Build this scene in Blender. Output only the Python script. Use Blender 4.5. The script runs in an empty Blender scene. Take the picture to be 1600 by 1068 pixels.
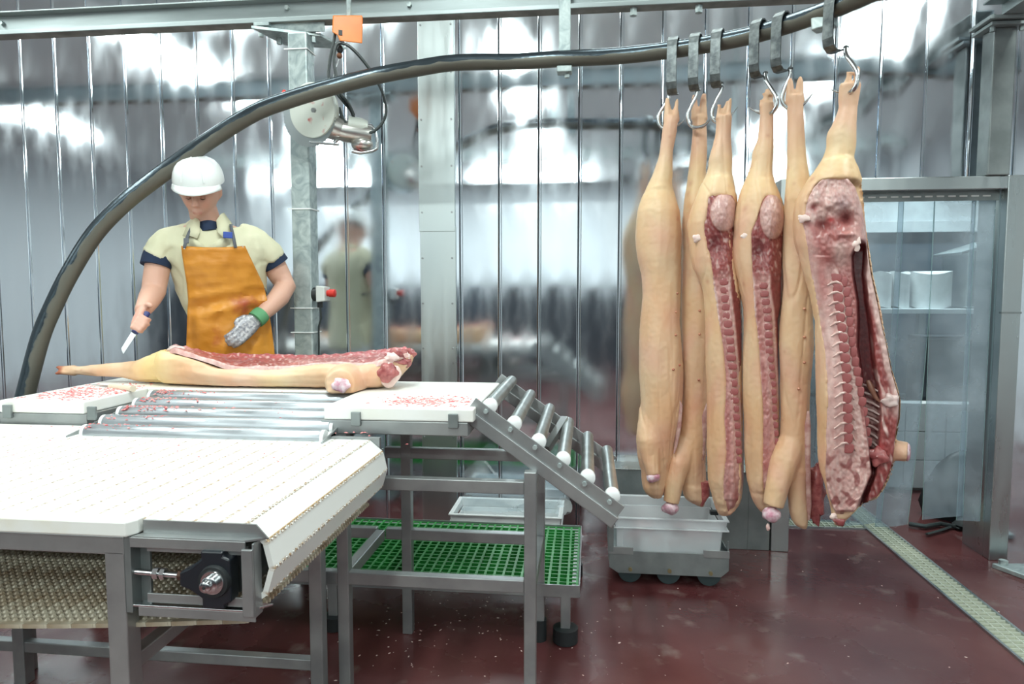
import bpy, bmesh, math, random
import numpy as np
from mathutils import Vector, Matrix, noise
random.seed(7)
C = bpy.context.scene.collection
SC = bpy.context.scene
PI = math.pi
# ------------------------------------------------------------------ camera, world, lights, exposure
FPX = 1067.0; PIT = math.radians(4.2); YAW = math.radians(6.4); EYE = 1.45
cam_d = bpy.data.cameras.new('camera'); cam_d.sensor_width = 36.0; cam_d.lens = 36.0*FPX/1600.0
cam_d.clip_start = 0.05; cam_d.clip_end = 100
cam = bpy.data.objects.new('camera', cam_d); C.objects.link(cam)
cam.location = (0, 0, EYE); cam.rotation_euler = (PI/2-PIT, 0, YAW)
SC.camera = cam
SC.view_settings.view_transform = 'Standard'; SC.view_settings.look = 'None'
SC.view_settings.gamma = 1.0; SC.view_settings.exposure = 0.22; SC.view_settings.use_curve_mapping = False
world = bpy.data.worlds.new('world'); SC.world = world; world.use_nodes = True
world.node_tree.nodes['Background'].inputs[0].default_value = (0.75, 0.86, 0.9, 1)
world.node_tree.nodes['Background'].inputs[1].default_value = 0.35
# strip lamps under the ceiling, rear row of three added for light: (x, y, z, length x, length y, watts)
LAMPS = [(-3.7, 1.9, 3.52, .22, 2.2, 58), (-3.7, -1.6, 3.52, .22, 2.2, 50), (-0.7, 1.3, 3.52, .22, 2.2, 66), (-0.7, -2.0, 3.52, .22, 2.2, 46),
         (2.3, 1.9, 3.52, .22, 2.2, 56), (2.3, -1.6, 3.52, .22, 2.2, 46), (-6.6, 0.6, 3.52, .22, 2.4, 40),
         (-5.0, -4.3, 3.52, 2.2, .22, 120), (-1.0, -4.3, 3.52, 2.2, .22, 105), (2.6, -4.3, 3.52, 2.2, .22, 85), (2.4, 5.5, 3.1, 1.8, .25, 62), (-2.2, 3.0, 3.52, 1.5, .2, 18), (0.6, 3.3, 3.52, 1.2, .2, 16)]  # first three added to brighten the rear wall mirrored in the steel
for i, (x, y, z, sx, sy, w) in enumerate(LAMPS):
    l = bpy.data.lights.new('strip_light', 'AREA'); l.shape = 'RECTANGLE'; l.size = sx; l.size_y = sy
    l.energy = w; l.color = (0.90, 1.0, 0.965)
    o = bpy.data.objects.new('strip_light', l); C.objects.link(o); o.location = (x, y, z)

# ------------------------------------------------------------------ picture ray helpers
def ray(px, py):
    x = (px-800)/FPX; y = -(py-534)/FPX
    f = math.cos(PIT)+y*math.sin(PIT); up = -math.sin(PIT)+y*math.cos(PIT)
    c, s = math.cos(YAW), math.sin(YAW)
    return np.array([x*c-f*s, x*s+f*c, up])
E0 = np.array([0, 0, EYE])
def PY(px, py, Y): r = ray(px, py); return E0+r*(Y/r[1])
def PZ(px, py, Z): r = ray(px, py); return E0+r*((Z-EYE)/r[2])
class Frame:
    """upright plane through (X,Y) facing the viewpoint: u to the right, z up, w towards the viewer"""
    def __init__(s, X, Y):
        s.O = np.array([X, Y, 0.0]); d = s.O/np.linalg.norm(s.O); s.n = -d; s.r = np.array([d[1], -d[0], 0.0])
    def uv(s, px, py, w=0.0):
        r = ray(px, py); p0 = s.O+s.n*w
        t = np.dot(p0-E0, s.n)/np.dot(r, s.n); p = E0+r*t
        return np.dot(p-s.O, s.r), p[2]
    def pt(s, u, z, w=0.0): return s.O+s.r*u+s.n*w+np.array([0, 0, z])
    def at(s, px, py, w=0.0): u, z = s.uv(px, py, w); return s.pt(u, z, w)

# ------------------------------------------------------------------ mesh builder
class MB:
    def __init__(s): s.v = []; s.f = []; s.c = None
    def add(s, vs, fs):
        b = len(s.v); s.v += [tuple(map(float, v)) for v in vs]; s.f += [tuple(b+i for i in f) for f in fs]; return s
    def box(s, x0, x1, y0, y1, z0, z1):
        return s.add([(x0,y0,z0),(x1,y0,z0),(x1,y1,z0),(x0,y1,z0),(x0,y0,z1),(x1,y0,z1),(x1,y1,z1),(x0,y1,z1)],
                     [(0,3,2,1),(4,5,6,7),(0,1,5,4),(1,2,6,5),(2,3,7,6),(3,0,4,7)])
    def beam(s, a, b, w, h, up=(0,0,1)):
        """box bar from a to b: w sideways, h along up"""
        a = Vector(a); b = Vector(b); d = (b-a).normalized(); up = Vector(up); r = d.cross(up).normalized(); u = r.cross(d).normalized()
        vs = [p+r*(i*w/2)+u*(j*h/2) for p in (a, b) for i, j in ((-1,-1),(1,-1),(1,1),(-1,1))]
        return s.add(vs, [(0,1,2,3),(7,6,5,4),(0,4,5,1),(1,5,6,2),(2,6,7,3),(3,7,4,0)])
    def tube(s, pts, rad, n=12, cap=True, flat=1.0, up=None):
        pts = [Vector(p) for p in pts]; m = len(pts)
        if not hasattr(rad, '__len__'): rad = [rad]*m
        ref = Vector(up) if up is not None else None; rings = []; pr = None
        for i, p in enumerate(pts):
            d = (pts[min(i+1, m-1)]-pts[max(i-1, 0)]).normalized()
            if ref is not None: r = d.cross(ref)
            elif pr is not None: r = pr-d*pr.dot(d)
            else: r = d.cross(Vector((0.13, 0.21, 1)))
            if r.length < 1e-6: r = d.orthogonal()
            r.normalize(); pr = r.copy(); u = r.cross(d)
            rings.append([p+(r*math.cos(2*PI*k/n)+u*(math.sin(2*PI*k/n)*flat))*rad[i] for k in range(n)])
        return s.loft(rings, cap)
    def loft(s, rings, cap=True, closed=False):
        n = len(rings[0]); b = 0; vs = [p for r in rings for p in r]; fs = []; m = len(rings)
        for i in range(m-1 if not closed else m):
            for k in range(n):
                a0 = i*n+k; a1 = i*n+(k+1)%n; b0 = ((i+1)%m)*n+k; b1 = ((i+1)%m)*n+(k+1)%n
                fs.append((a0, a1, b1, b0))
        if cap and not closed:
            fs.append(tuple(range(n-1, -1, -1))); fs.append(tuple((m-1)*n+k for k in range(n)))
        return s.add(vs, fs)
    def ball(s, c, r, n=12, m=8):
        if not hasattr(r, '__len__'): r = (r, r, r)
        vs = [(c[0], c[1], c[2]+r[2])]; fs = []
        for i in range(1, m):
            th = PI*i/m
            for k in range(n): ph = 2*PI*k/n; vs.append((c[0]+r[0]*math.sin(th)*math.cos(ph), c[1]+r[1]*math.sin(th)*math.sin(ph), c[2]+r[2]*math.cos(th)))
        vs.append((c[0], c[1], c[2]-r[2])); e = len(vs)-1
        for k in range(n):
            fs.append((0, 1+k, 1+(k+1) % n)); fs.append((e, e-n+(k+1) % n, e-n+k))
            for i in range(m-2): a = 1+i*n+k; a2 = 1+i*n+(k+1) % n; fs.append((a, a+n, a2+n, a2))
        return s.add(vs, fs)
    def disc(s, c, ax, r, h, n=20, r2=None):
        """short cylinder centred at c along ax"""
        c = Vector(c); ax = Vector(ax).normalized()
        return s.tube([c-ax*h/2, c+ax*h/2], [r, r if r2 is None else r2], n)
    def prism(s, poly, a, b, axis='y'):
        n = len(poly)
        def mk(p, t): return (p[0], t, p[1]) if axis == 'y' else ((t, p[0], p[1]) if axis == 'x' else (p[0], p[1], t))
        vs = [mk(p, a) for p in poly]+[mk(p, b) for p in poly]
        fs = [(i, (i+1) % n, (i+1) % n+n, i+n) for i in range(n)]+[tuple(range(n-1, -1, -1)), tuple(range(n, 2*n))]
        return s.add(vs, fs)

def mesh_of(name, mb, mat, smooth=False):
    me = bpy.data.meshes.new(name); me.from_pydata(mb.v, [], mb.f); me.validate(); me.update()
    bm = bmesh.new(); bm.from_mesh(me); bmesh.ops.recalc_face_normals(bm, faces=bm.faces); bm.to_mesh(me); bm.free()
    if mat is not None: me.materials.append(mat)
    if smooth:
        me.polygons.foreach_set('use_smooth', [True]*len(me.polygons))
    return me
def autosmooth(me, ang=40):
    me.polygons.foreach_set('use_smooth', [True]*len(me.polygons))
    try: me.set_sharp_from_angle(angle=math.radians(ang))
    except Exception: pass
def wloc(o):
    p = Vector((0, 0, 0))
    while o is not None: p += o.location; o = o.parent
    return p
def put(name, me, parent=None, loc=(0, 0, 0)):
    o = bpy.data.objects.new(name, me); C.objects.link(o); o.location = loc
    if parent is not None: o.parent = parent
    return o
def part(name, mb, mat, parent, smooth=False, bev=0, kind=None, label=None):
    """mesh built in world coordinates, linked as a child of parent (or as a top-level mesh)"""
    org = wloc(parent) if parent is not None else None
    if org is None:
        a = np.array(mb.v); org = Vector(((a[:, 0].min()+a[:, 0].max())/2, (a[:, 1].min()+a[:, 1].max())/2, a[:, 2].min()))
        loc = org
    else: loc = (0, 0, 0)
    m2 = MB(); m2.v = [(x-org.x, y-org.y, z-org.z) for x, y, z in mb.v]; m2.f = mb.f
    me = mesh_of(name, m2, mat)
    if smooth is True: autosmooth(me, 42)
    o = put(name, me, parent, loc)
    if bev:
        b = o.modifiers.new('bevel', 'BEVEL'); b.width = bev; b.segments = 2; b.limit_method = 'ANGLE'; b.angle_limit = math.radians(40); b.harden_normals = False
    if kind: o['kind'] = kind
    if label: o['label'] = label
    return o
def tag(o, label, cat, group=None, kind=None):
    o['label'] = label; o['category'] = cat
    if group: o['group'] = group
    if kind: o['kind'] = kind
    return o
def thing(name, loc, label, cat, group=None):
    o = bpy.data.objects.new(name, None); C.objects.link(o); o.location = loc; o.empty_display_size = .1
    return tag(o, label, cat, group)
def struct(name, loc=(0, 0, 0)):
    o = bpy.data.objects.new(name, None); C.objects.link(o); o.location = loc; o['kind'] = 'structure'; return o
def remesh(mb, voxel, smooth=2, mat=None, name='skin', org=(0, 0, 0)):
    m2 = MB(); m2.v = [(x-org[0], y-org[1], z-org[2]) for x, y, z in mb.v]; m2.f = mb.f
    me = mesh_of(name+'_src', m2, None); t = bpy.data.objects.new('tmp', me); C.objects.link(t)
    r = t.modifiers.new('r', 'REMESH'); r.mode = 'VOXEL'; r.voxel_size = voxel; r.use_smooth_shade = True
    if smooth:
        s = t.modifiers.new('s', 'SMOOTH'); s.factor = .5; s.iterations = smooth
    dg = bpy.context.evaluated_depsgraph_get(); dg.update()
    out = bpy.data.meshes.new_from_object(t.evaluated_get(dg)); out.name = name
    bpy.data.objects.remove(t); bpy.data.meshes.remove(me)
    out.materials.clear()
    if mat: out.materials.append(mat)
    out.polygons.foreach_set('use_smooth', [True]*len(out.polygons))
    return out
def verts(me):
    a = np.empty(len(me.vertices)*3, np.float32); me.vertices.foreach_get('co', a); return a.reshape(-1, 3)
def setcol(me, cols):
    at = me.color_attributes.new('Col', 'FLOAT_COLOR', 'POINT'); at.data.foreach_set('color', np.asarray(cols, np.float32).ravel())
def nz(x, y, z=0.0): return noise.noise(Vector((x, y, z)))
def fbm(x, y, z=0.0): return noise.fractal(Vector((x, y, z)), .6, 2.0, 4)

# ------------------------------------------------------------------ materials
def mat(name, col=(.5, .5, .5), metal=0.0, rough=.5, **k):
    m = bpy.data.materials.new(name); m.use_nodes = True; nt = m.node_tree; b = nt.nodes['Principled BSDF']
    b.inputs['Base Color'].default_value = (*col, 1); b.inputs['Metallic'].default_value = metal; b.inputs['Roughness'].default_value = rough
    for kk, vv in k.items():
        kk = kk.replace('_', ' ')
        if kk in b.inputs: b.inputs[kk].default_value = vv
    return m
def nd(m, t, **k):
    n = m.node_tree.nodes.new(t)
    for a, v in k.items():
        if a in n.inputs: n.inputs[a].default_value = v
        else: setattr(n, a, v)
    return n
def ln(m, a, ao, b, bi): m.node_tree.links.new(a.outputs[ao], b.inputs[bi])
def coords(m, scale=(1, 1, 1), kind='Object'):
    tc = nd(m, 'ShaderNodeTexCoord'); mp = nd(m, 'ShaderNodeMapping'); mp.inputs['Scale'].default_value = scale
    ln(m, tc, kind, mp, 'Vector'); return mp
def noisy(m, c1, c2, scale=5, detail=5, lo=.35, hi=.65, stretch=(1, 1, 1), inp='Base Color', kind='Object', dist=0.0):
    mp = coords(m, stretch, kind); n = nd(m, 'ShaderNodeTexNoise'); n.inputs['Scale'].default_value = scale; n.inputs['Detail'].default_value = detail
    n.inputs['Distortion'].default_value = dist
    ln(m, mp, 'Vector', n, 'Vector'); r = nd(m, 'ShaderNodeValToRGB')
    r.color_ramp.elements[0].position = lo; r.color_ramp.elements[1].position = hi
    f = (lambda c: (*c, 1) if hasattr(c, '__len__') else (c, c, c, 1))
    r.color_ramp.elements[0].color = f(c1); r.color_ramp.elements[1].color = f(c2)
    ln(m, n, 'Fac', r, 'Fac')
    if inp: ln(m, r, 'Color', m.node_tree.nodes['Principled BSDF'], inp)
    return n, r
def bump(m, scale=20, strength=.2, dist=.01, stretch=(1, 1, 1), detail=4, kind='Object'):
    mp = coords(m, stretch, kind); n = nd(m, 'ShaderNodeTexNoise'); n.inputs['Scale'].default_value = scale; n.inputs['Detail'].default_value = detail
    ln(m, mp, 'Vector', n, 'Vector'); b = nd(m, 'ShaderNodeBump'); b.inputs['Strength'].default_value = strength; b.inputs['Distance'].default_value = dist
    ln(m, n, 'Fac', b, 'Height'); p = m.node_tree.nodes['Principled BSDF']
    if p.inputs['Normal'].is_linked:
        src = p.inputs['Normal'].links[0].from_node; m.node_tree.links.new(src.outputs['Normal'], b.inputs['Normal'])
    ln(m, b, 'Normal', p, 'Normal'); return b
M = {}
m = M['wall'] = mat('wall_steel', (.70, .74, .78), 1.0, .16)
noisy(m, (.74, .80, .86), (.86, .90, .95), 3, 6, .3, .7, (1, 1, .25), kind='Object')
noisy(m, .07, .20, 5, 6, .35, .75, (1.5, 1, .6), inp='Roughness')
bump(m, 3, .05, .002, (1, 1, .8), 2)
m = M['plain'] = mat('cover_steel', (.60, .66, .66), 1.0, .33); noisy(m, .25, .42, 4, 5, .3, .7, (3, 1, .4), inp='Roughness'); bump(m, 150, .05, .002, (1, 1, .03))
m = M['steel'] = mat('stainless', (.42, .44, .44), .65, .38); noisy(m, (.29, .305, .31), (.38, .40, .40), 8, 5); bump(m, 60, .08, .002, (1, 1, .2))
m = M['steel_dark'] = mat('stainless_dark', (.30, .33, .33), .6, .42); noisy(m, (.20, .225, .225), (.29, .32, .32), 7, 5); bump(m, 50, .08, .002)  # stainless in a darker grey
m = M['frame'] = mat('door_frame_steel', (.50, .54, .54), 1.0, .32); noisy(m, .26, .4, 6, 4, inp='Roughness', stretch=(3, 1, .3)); bump(m, 60, .06, .002, (1, 1, .1))
m = M['galv'] = mat('galvanised', (.36, .42, .42), .55, .48); noisy(m, (.30, .36, .37), (.50, .57, .56), 14, 8, .35, .65, dist=1.5); bump(m, 40, .1, .002)
m = M['beam'] = mat('beam_galvanised', (.34, .40, .41), .5, .5); noisy(m, (.28, .32, .32), (.42, .48, .49), 5, 8, .3, .7, (.4, 1, 3)); bump(m, 30, .12, .003)
m = M['flange_brown'] = mat('beam_underside', (.2, .19, .17), .2, .7); noisy(m, (.17, .16, .14), (.30, .28, .25), 9, 8)  # darker, browner tone for the lower flange
m = M['forged'] = mat('forged_iron', (.12, .135, .14), .75, .42); noisy(m, (.075, .085, .09), (.20, .22, .22), 30, 8, .35, .7); bump(m, 60, .35, .003)
m = M['chrome'] = mat('polished_steel', (.62, .64, .65), 1.0, .18)
m = M['roller'] = mat('roller_tube', (.44, .47, .50), .8, .36); noisy(m, .3, .42, 12, 5, inp='Roughness'); bump(m, 120, .04, .002, (.05, 1, 1))
m = M['roller2'] = mat('roller_tube_dull', (.42, .45, .44), .9, .36); noisy(m, (.34, .36, .35), (.50, .53, .52), 10, 6); bump(m, 60, .06, .002)
m = M['hdpe'] = mat('white_board', (.82, .83, .79), 0, .38); noisy(m, (.78, .77, .70), (.86, .87, .85), 3, 6, .3, .6); bump(m, 80, .06, .001)
m = M['hdpe_y'] = mat('white_rail', (.80, .79, .68), 0, .4); noisy(m, (.78, .73, .56), (.86, .87, .83), 4, 5, .28, .5)
m = M['cap'] = mat('white_cap', (.82, .84, .84), 0, .4)
m = M['crate'] = mat('milky_plastic', (.90, .93, .95), 0, .42); m.node_tree.nodes['Principled BSDF'].inputs['Transmission Weight'].default_value = .5
m.node_tree.nodes['Principled BSDF'].inputs['IOR'].default_value = 1.2
m = M['rubber'] = mat('black_rubber', (.018, .022, .024), 0, .5); bump(m, 30, .1, .002)
m = M['wheel'] = mat('wheel_rubber', (.05, .075, .08), 0, .45)
m = M['cable'] = mat('cable', (.03, .04, .04), 0, .4)
m = M['blackbox'] = mat('bearing_housing', (.012, .016, .022), 0, .33)
m = M['orange'] = mat('orange_enamel', (.78, .20, .02), 0, .35); noisy(m, (.72, .17, .015), (.84, .24, .03), 6, 4)
m = M['red'] = mat('red_plastic', (.62, .03, .02), 0, .35)
m = M['greyplastic'] = mat('grey_plastic', (.62, .65, .63), 0, .45)
m = M['sawbody'] = mat('saw_body', (.62, .66, .60), .15, .35); noisy(m, (.50, .08, .07), (.64, .68, .62), 14, 6, .30, .40)
m = M['sawblade'] = mat('saw_blade', (.42, .46, .47), 1.0, .38); bump(m, 60, .05, .001)
m = M['motor'] = mat('saw_motor', (.55, .53, .50), .9, .3); noisy(m, (.50, .10, .09), (.58, .57, .54), 10, 6, .34, .44)
m = M['green'] = mat('green_plastic', (.02, .30, .045), 0, .42); noisy(m, (.010, .17, .025), (.025, .30, .05), 5, 4)
m = M['floor'] = mat('red_floor', (.14, .04, .04), 0, .3)
n1, r1 = noisy(m, (.085, .022, .024), (.15, .058, .056), 1.6, 9, .32, .72)
mp = coords(m, (1, 1, 1)); n2 = nd(m, 'ShaderNodeTexNoise'); n2.inputs['Scale'].default_value = 7; n2.inputs['Detail'].default_value = 10; ln(m, mp, 'Vector', n2, 'Vector')
r2 = nd(m, 'ShaderNodeValToRGB'); r2.color_ramp.elements[0].position = .6; r2.color_ramp.elements[1].position = .78; ln(m, n2, 'Fac', r2, 'Fac')
mx = nd(m, 'ShaderNodeMixRGB'); ln(m, r2, 'Color', mx, 'Fac'); ln(m, r1, 'Color', mx, 'Color1'); mx.inputs['Color2'].default_value = (.20, .13, .12, 1)
ln(m, mx, 'Color', m.node_tree.nodes['Principled BSDF'], 'Base Color')
noisy(m, .10, .42, 1.3, 7, .36, .62, inp='Roughness'); bump(m, 9, .25, .006, detail=9); bump(m, 70, .12, .002)
m = M['floor_patch'] = mat('worn_floor', (.2, .15, .13), 0, .5)
m = M['ceiling'] = mat('ceiling_white', (.75, .80, .80), 0, .4)
m = M['white_wall'] = mat('pale_wall', (.74, .79, .82), 0, .35)
m = M['dark_wall'] = mat('blue_grey_wall', (.085, .11, .145), .2, .4)
m = M['dark_machine'] = mat('dark_machine', (.055, .065, .08), .3, .45)
M['rear_dark'] = mat('rear_wainscot', (.035, .045, .06), .0, .5)
m = M['lampbody'] = mat('lamp_body', (.7, .73, .73), 0, .4)
# clear strips
m = M['pvc'] = bpy.data.materials.new('clear_strip'); m.use_nodes = True; nt = m.node_tree; nt.nodes.clear()
out = nt.nodes.new('ShaderNodeOutputMaterial'); t = nt.nodes.new('ShaderNodeBsdfTransparent'); t.inputs[0].default_value = (.87, .935, .97, 1)
g = nt.nodes.new('ShaderNodeBsdfPrincipled'); g.inputs['Base Color'].default_value = (.56, .64, .70, 1); g.inputs['Roughness'].default_value = .16
mx1 = nt.nodes.new('ShaderNodeMixShader'); nn = nt.nodes.new('ShaderNodeTexNoise'); nn.inputs['Scale'].default_value = 3.0; nn.inputs['Detail'].default_value = 6
tc = nt.nodes.new('ShaderNodeTexCoord'); nt.links.new(tc.outputs['Object'], nn.inputs['Vector'])
mr = nt.nodes.new('ShaderNodeMapRange'); mr.inputs['From Min'].default_value = .35; mr.inputs['From Max'].default_value = .7; mr.inputs['To Min'].default_value = .13; mr.inputs['To Max'].default_value = .46
nt.links.new(nn.outputs['Fac'], mr.inputs['Value']); nt.links.new(mr.outputs['Result'], mx1.inputs['Fac'])
nt.links.new(t.outputs[0], mx1.inputs[1]); nt.links.new(g.outputs[0], mx1.inputs[2]); nt.links.new(mx1.outputs[0], out.inputs[0])
def clear_mat(name, col, f0, f1, rough):
    q = m.copy(); q.name = name
    for n in q.node_tree.nodes:
        if n.type == 'BSDF_PRINCIPLED': n.inputs['Base Color'].default_value = (*col, 1); n.inputs['Roughness'].default_value = rough
        if n.type == 'MAP_RANGE': n.inputs['To Min'].default_value = f0; n.inputs['To Max'].default_value = f1
    return q
M['pvc_edge'] = clear_mat('strip_edge', (.50, .68, .64), .35, .6, .2)
M['film'] = clear_mat('plastic_film', (.75, .80, .80), .12, .5, .25)
# skin and meat
def vcol_mat(name, rough, bump_scale, bstr, coat=0.0, sss=.08, rad=(.02, .008, .004), mixn=None):
    q = mat(name, (.8, .6, .45), 0, rough); b = q.node_tree.nodes['Principled BSDF']
    a = nd(q, 'ShaderNodeAttribute'); a.attribute_name = 'Col'
    if mixn:
        mp = coords(q, mixn[3]); n = nd(q, 'ShaderNodeTexNoise'); n.inputs['Scale'].default_value = mixn[0]; n.inputs['Detail'].default_value = 7; ln(q, mp, 'Vector', n, 'Vector')
        r = nd(q, 'ShaderNodeValToRGB'); r.color_ramp.elements[0].position = .33; r.color_ramp.elements[1].position = .68
        r.color_ramp.elements[0].color = (*mixn[1], 1); r.color_ramp.elements[1].color = (*mixn[2], 1); ln(q, n, 'Fac', r, 'Fac')
        mu = nd(q, 'ShaderNodeMixRGB'); mu.blend_type = 'MULTIPLY'; mu.inputs['Fac'].default_value = 1; ln(q, a, 'Color', mu, 'Color1'); ln(q, r, 'Color', mu, 'Color2')
        ln(q, mu, 'Color', b, 'Base Color')
    else: ln(q, a, 'Color', b, 'Base Color')
    b.inputs['Subsurface Weight'].default_value = sss; b.inputs['Subsurface Radius'].default_value = (1, .35, .2); b.inputs['Subsurface Scale'].default_value = .012
    if coat: b.inputs['Coat Weight'].default_value = coat; b.inputs['Coat Roughness'].default_value = .22
    bump(q, bump_scale, bstr, .003, detail=6); return q
M['skin'] = vcol_mat('pork_skin', .46, 26, .16, mixn=(6, (.96, .80, .68), (1.02, 1.02, 1.02), (1, 1, .5)))
M['meat'] = vcol_mat('raw_meat', .34, 55, .5, coat=.25, mixn=(38, (.80, .72, .72), (1.08, 1.05, 1.05), (1, 1, 1)))
M['human'] = vcol_mat('human_skin', .5, 60, .05)
def flat_meat(name, c1, c2, sc=40):
    q = mat(name, c1, 0, .34); noisy(q, c1, c2, sc, 6, .35, .65); bump(q, 60, .3, .003); q.node_tree.nodes['Principled BSDF'].inputs['Coat Weight'].default_value = .25; return q
M['vert'] = flat_meat('vertebra_marrow', (.24, .045, .05), (.44, .14, .13))
M['rib'] = flat_meat('rib_gristle', (.48, .26, .23), (.68, .49, .44), 60)
M['flap'] = flat_meat('belly_edge', (.40, .19, .17), (.60, .40, .36), 30)
M['bone'] = flat_meat('bone_white', (.66, .46, .43), (.80, .68, .64), 25)
M['stump'] = flat_meat('stump_cut', (.55, .22, .30), (.84, .70, .74), 45)
M['fat'] = flat_meat('fat_white', (.74, .50, .46), (.86, .70, .63), 20)
M['scrap'] = flat_meat('meat_scrap', (.55, .06, .07), (.86, .40, .38), 60)
M['hoof'] = flat_meat('hoof_horn', (.42, .13, .08), (.66, .34, .22), 30)
# cloth
m = M['shirt'] = mat('cream_cloth', (.62, .60, .42), 0, .85); noisy(m, (.55, .53, .36), (.68, .66, .48), 4, 5); bump(m, 7, .35, .02); bump(m, 200, .15, .001)
m = M['navy'] = mat('navy_cloth', (.012, .025, .06), 0, .9); bump(m, 12, .3, .01)
m = M['apron'] = mat('orange_apron', (.62, .26, .03), 0, .42); n1, r1 = noisy(m, (.52, .19, .015), (.70, .31, .04), 3, 5, .3, .7)
mp = coords(m, (1, 1, 1)); n2 = nd(m, 'ShaderNodeTexNoise'); n2.inputs['Scale'].default_value = 5; n2.inputs['Detail'].default_value = 6; ln(m, mp, 'Vector', n2, 'Vector')
r2 = nd(m, 'ShaderNodeValToRGB'); r2.color_ramp.elements[0].position = .62; r2.color_ramp.elements[1].position = .75; ln(m, n2, 'Fac', r2, 'Fac')
mx = nd(m, 'ShaderNodeMixRGB'); ln(m, r2, 'Color', mx, 'Fac'); ln(m, r1, 'Color', mx, 'Color1'); mx.inputs['Color2'].default_value = (.36, .06, .03, 1)
ln(m, mx, 'Color', m.node_tree.nodes['Principled BSDF'], 'Base Color'); bump(m, 5, .5, .02, (1, 1, 2)); bump(m, 60, .1, .002)
m = M['helmet'] = mat('white_helmet', (.84, .87, .86), 0, .3)
m = M['glove'] = mat('mesh_glove', (.36, .36, .40), .6, .45); noisy(m, (.22, .22, .25), (.50, .49, .50), 90, 3); bump(m, 160, .6, .003)
m = M['cuff'] = mat('green_cuff', (.10, .30, .14), 0, .7)
m = M['trouser'] = mat('white_trousers', (.62, .64, .62), 0, .85)
m = M['hair'] = mat('brown_hair', (.10, .06, .035), 0, .7)
m = M['strap'] = mat('dark_strap', (.10, .11, .13), 0, .6)
m = M['blue'] = mat('blue_buckle', (.02, .06, .32), 0, .4)
m = M['knifeblue'] = mat('dark_blue_handle', (.03, .04, .16), 0, .5)
# ------------------------------------------------------------------ the room
WY = 4.04; PW = .2338; X0 = .169
DL, DR, DZ = 1.12, 2.165, 1.985       # doorway
fl = part('floor', MB().box(-9, 5.2, -6, 9, -.12, 0), M['floor'], None); fl['kind'] = 'structure'
ce = part('ceiling', MB().box(-9, 5.2, -6, 9, 3.75, 3.87), M['ceiling'], None); ce['kind'] = 'structure'
def panel_mesh(i, z0, z1, amp):
    rnd = random.Random(i*7+3); prof = [(0, .012), (.003, -.001), (.008, -.005), (.014, -.005), (.019, 0)]+[(.019+(PW-.024)*k/6, 0) for k in range(1, 7)]+[(PW-.003, .001), (PW, .012)]
    nzr = max(6, int((z1-z0)/.07)); ph = [rnd.uniform(0, 6.28) for _ in range(8)]; am = [rnd.uniform(.4, 1)*amp for _ in range(5)]; tilt = rnd.uniform(-1, 1)*.006*amp; tx = rnd.uniform(-1, 1)*.010*min(amp, 1.6)
    vs = []; fs = []; n = len(prof)
    for j in range(nzr+1):
        z = z0+(z1-z0)*j/nzr
        for x, y in prof:
            e = math.sin(PI*x/PW); q = x/PW-.5
            d = .0011*am[0]*math.sin(z*5.1+ph[0])+.0006*am[1]*math.sin(z*11+ph[1]+q*2)*e+.0009*am[2]*e*math.sin(z*2.7+ph[2])+.0006*am[3]*e+tilt*(z-1.7)+tx*q*e+.0004*amp*math.sin(z*19+ph[3]+q*5)*e
            vs.append((x, y-d, z))
    for j in range(nzr):
        for k in range(n-1): a = j*n+k; fs.append((a, a+1, a+n+1, a+n))
    mb = MB(); mb.add(vs, fs); me = bpy.data.meshes.new('panel'); me.from_pydata(mb.v, [], mb.f); me.update(); me.materials.append(M['wall'])
    autosmooth(me, 14); return me
wb = struct('wall_back', (0, WY, 0))
bk = part('backing', MB().box(-9, DL-.04, WY+.014, WY+.14, 0, 3.75).box(DR+.04, 5.2, WY+.014, WY+.14, 0, 3.75).box(DL-.04, DR+.04, WY+.014, WY+.14, DZ+.03, 3.75), M['plain'], wb)
for k in range(-30, 21):
    x = X0+k*PW
    if x < -7.5: continue
    inner = x+PW > DL-.03 and x < DR+.03
    amp = .22 if x < 1.1 else 1.7
    me = panel_mesh(k, 2.0 if inner else 0.0, 3.75, amp)
    put('panel', me, wb, (x, 0, 0))
    if not inner and False: pass
# cover strip with rivets over a panel joint, lapped at 1.75 m
tr = struct('trim_1', (-.90, WY, 0))
xa, xb = -1.008, -.792
lap = PY(680, 362, WY)[2]
part('cover_plate', MB().box(xa, xb, WY-.016, WY-.002, lap, 3.75), M['plain'], tr, bev=.002)
part('cover_plate', MB().box(xa+.004, xb+.004, WY-.013, WY-.002, 0, lap+.03), M['plain'], tr, bev=.002)
for z in np.arange(.3, 3.6, .27):
    for x in (xa+.018, xb-.018): part('rivet', MB().disc((x, WY-.017, z), (0, 1, 0), .006, .006, 8), M['steel'], tr, True)
for nme, bx in (('wall_left', (-9.1, -9, -6, 9, 0, 3.75)), ('wall_right', (5.2, 5.3, -6, 9, 0, 3.75))):
    o = part(nme, MB().box(*bx), M['white_wall'], None); o['kind'] = 'structure'
wr = struct('wall_rear', (0, -6, 0)); part('upper_wall', MB().box(-9, 5.2, -6.1, -6, 1.62, 3.75), M['white_wall'], wr); part('lower_wall', MB().box(-9, 5.2, -6.08, -5.97, 0, 1.62), M['rear_dark'], wr)
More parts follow.
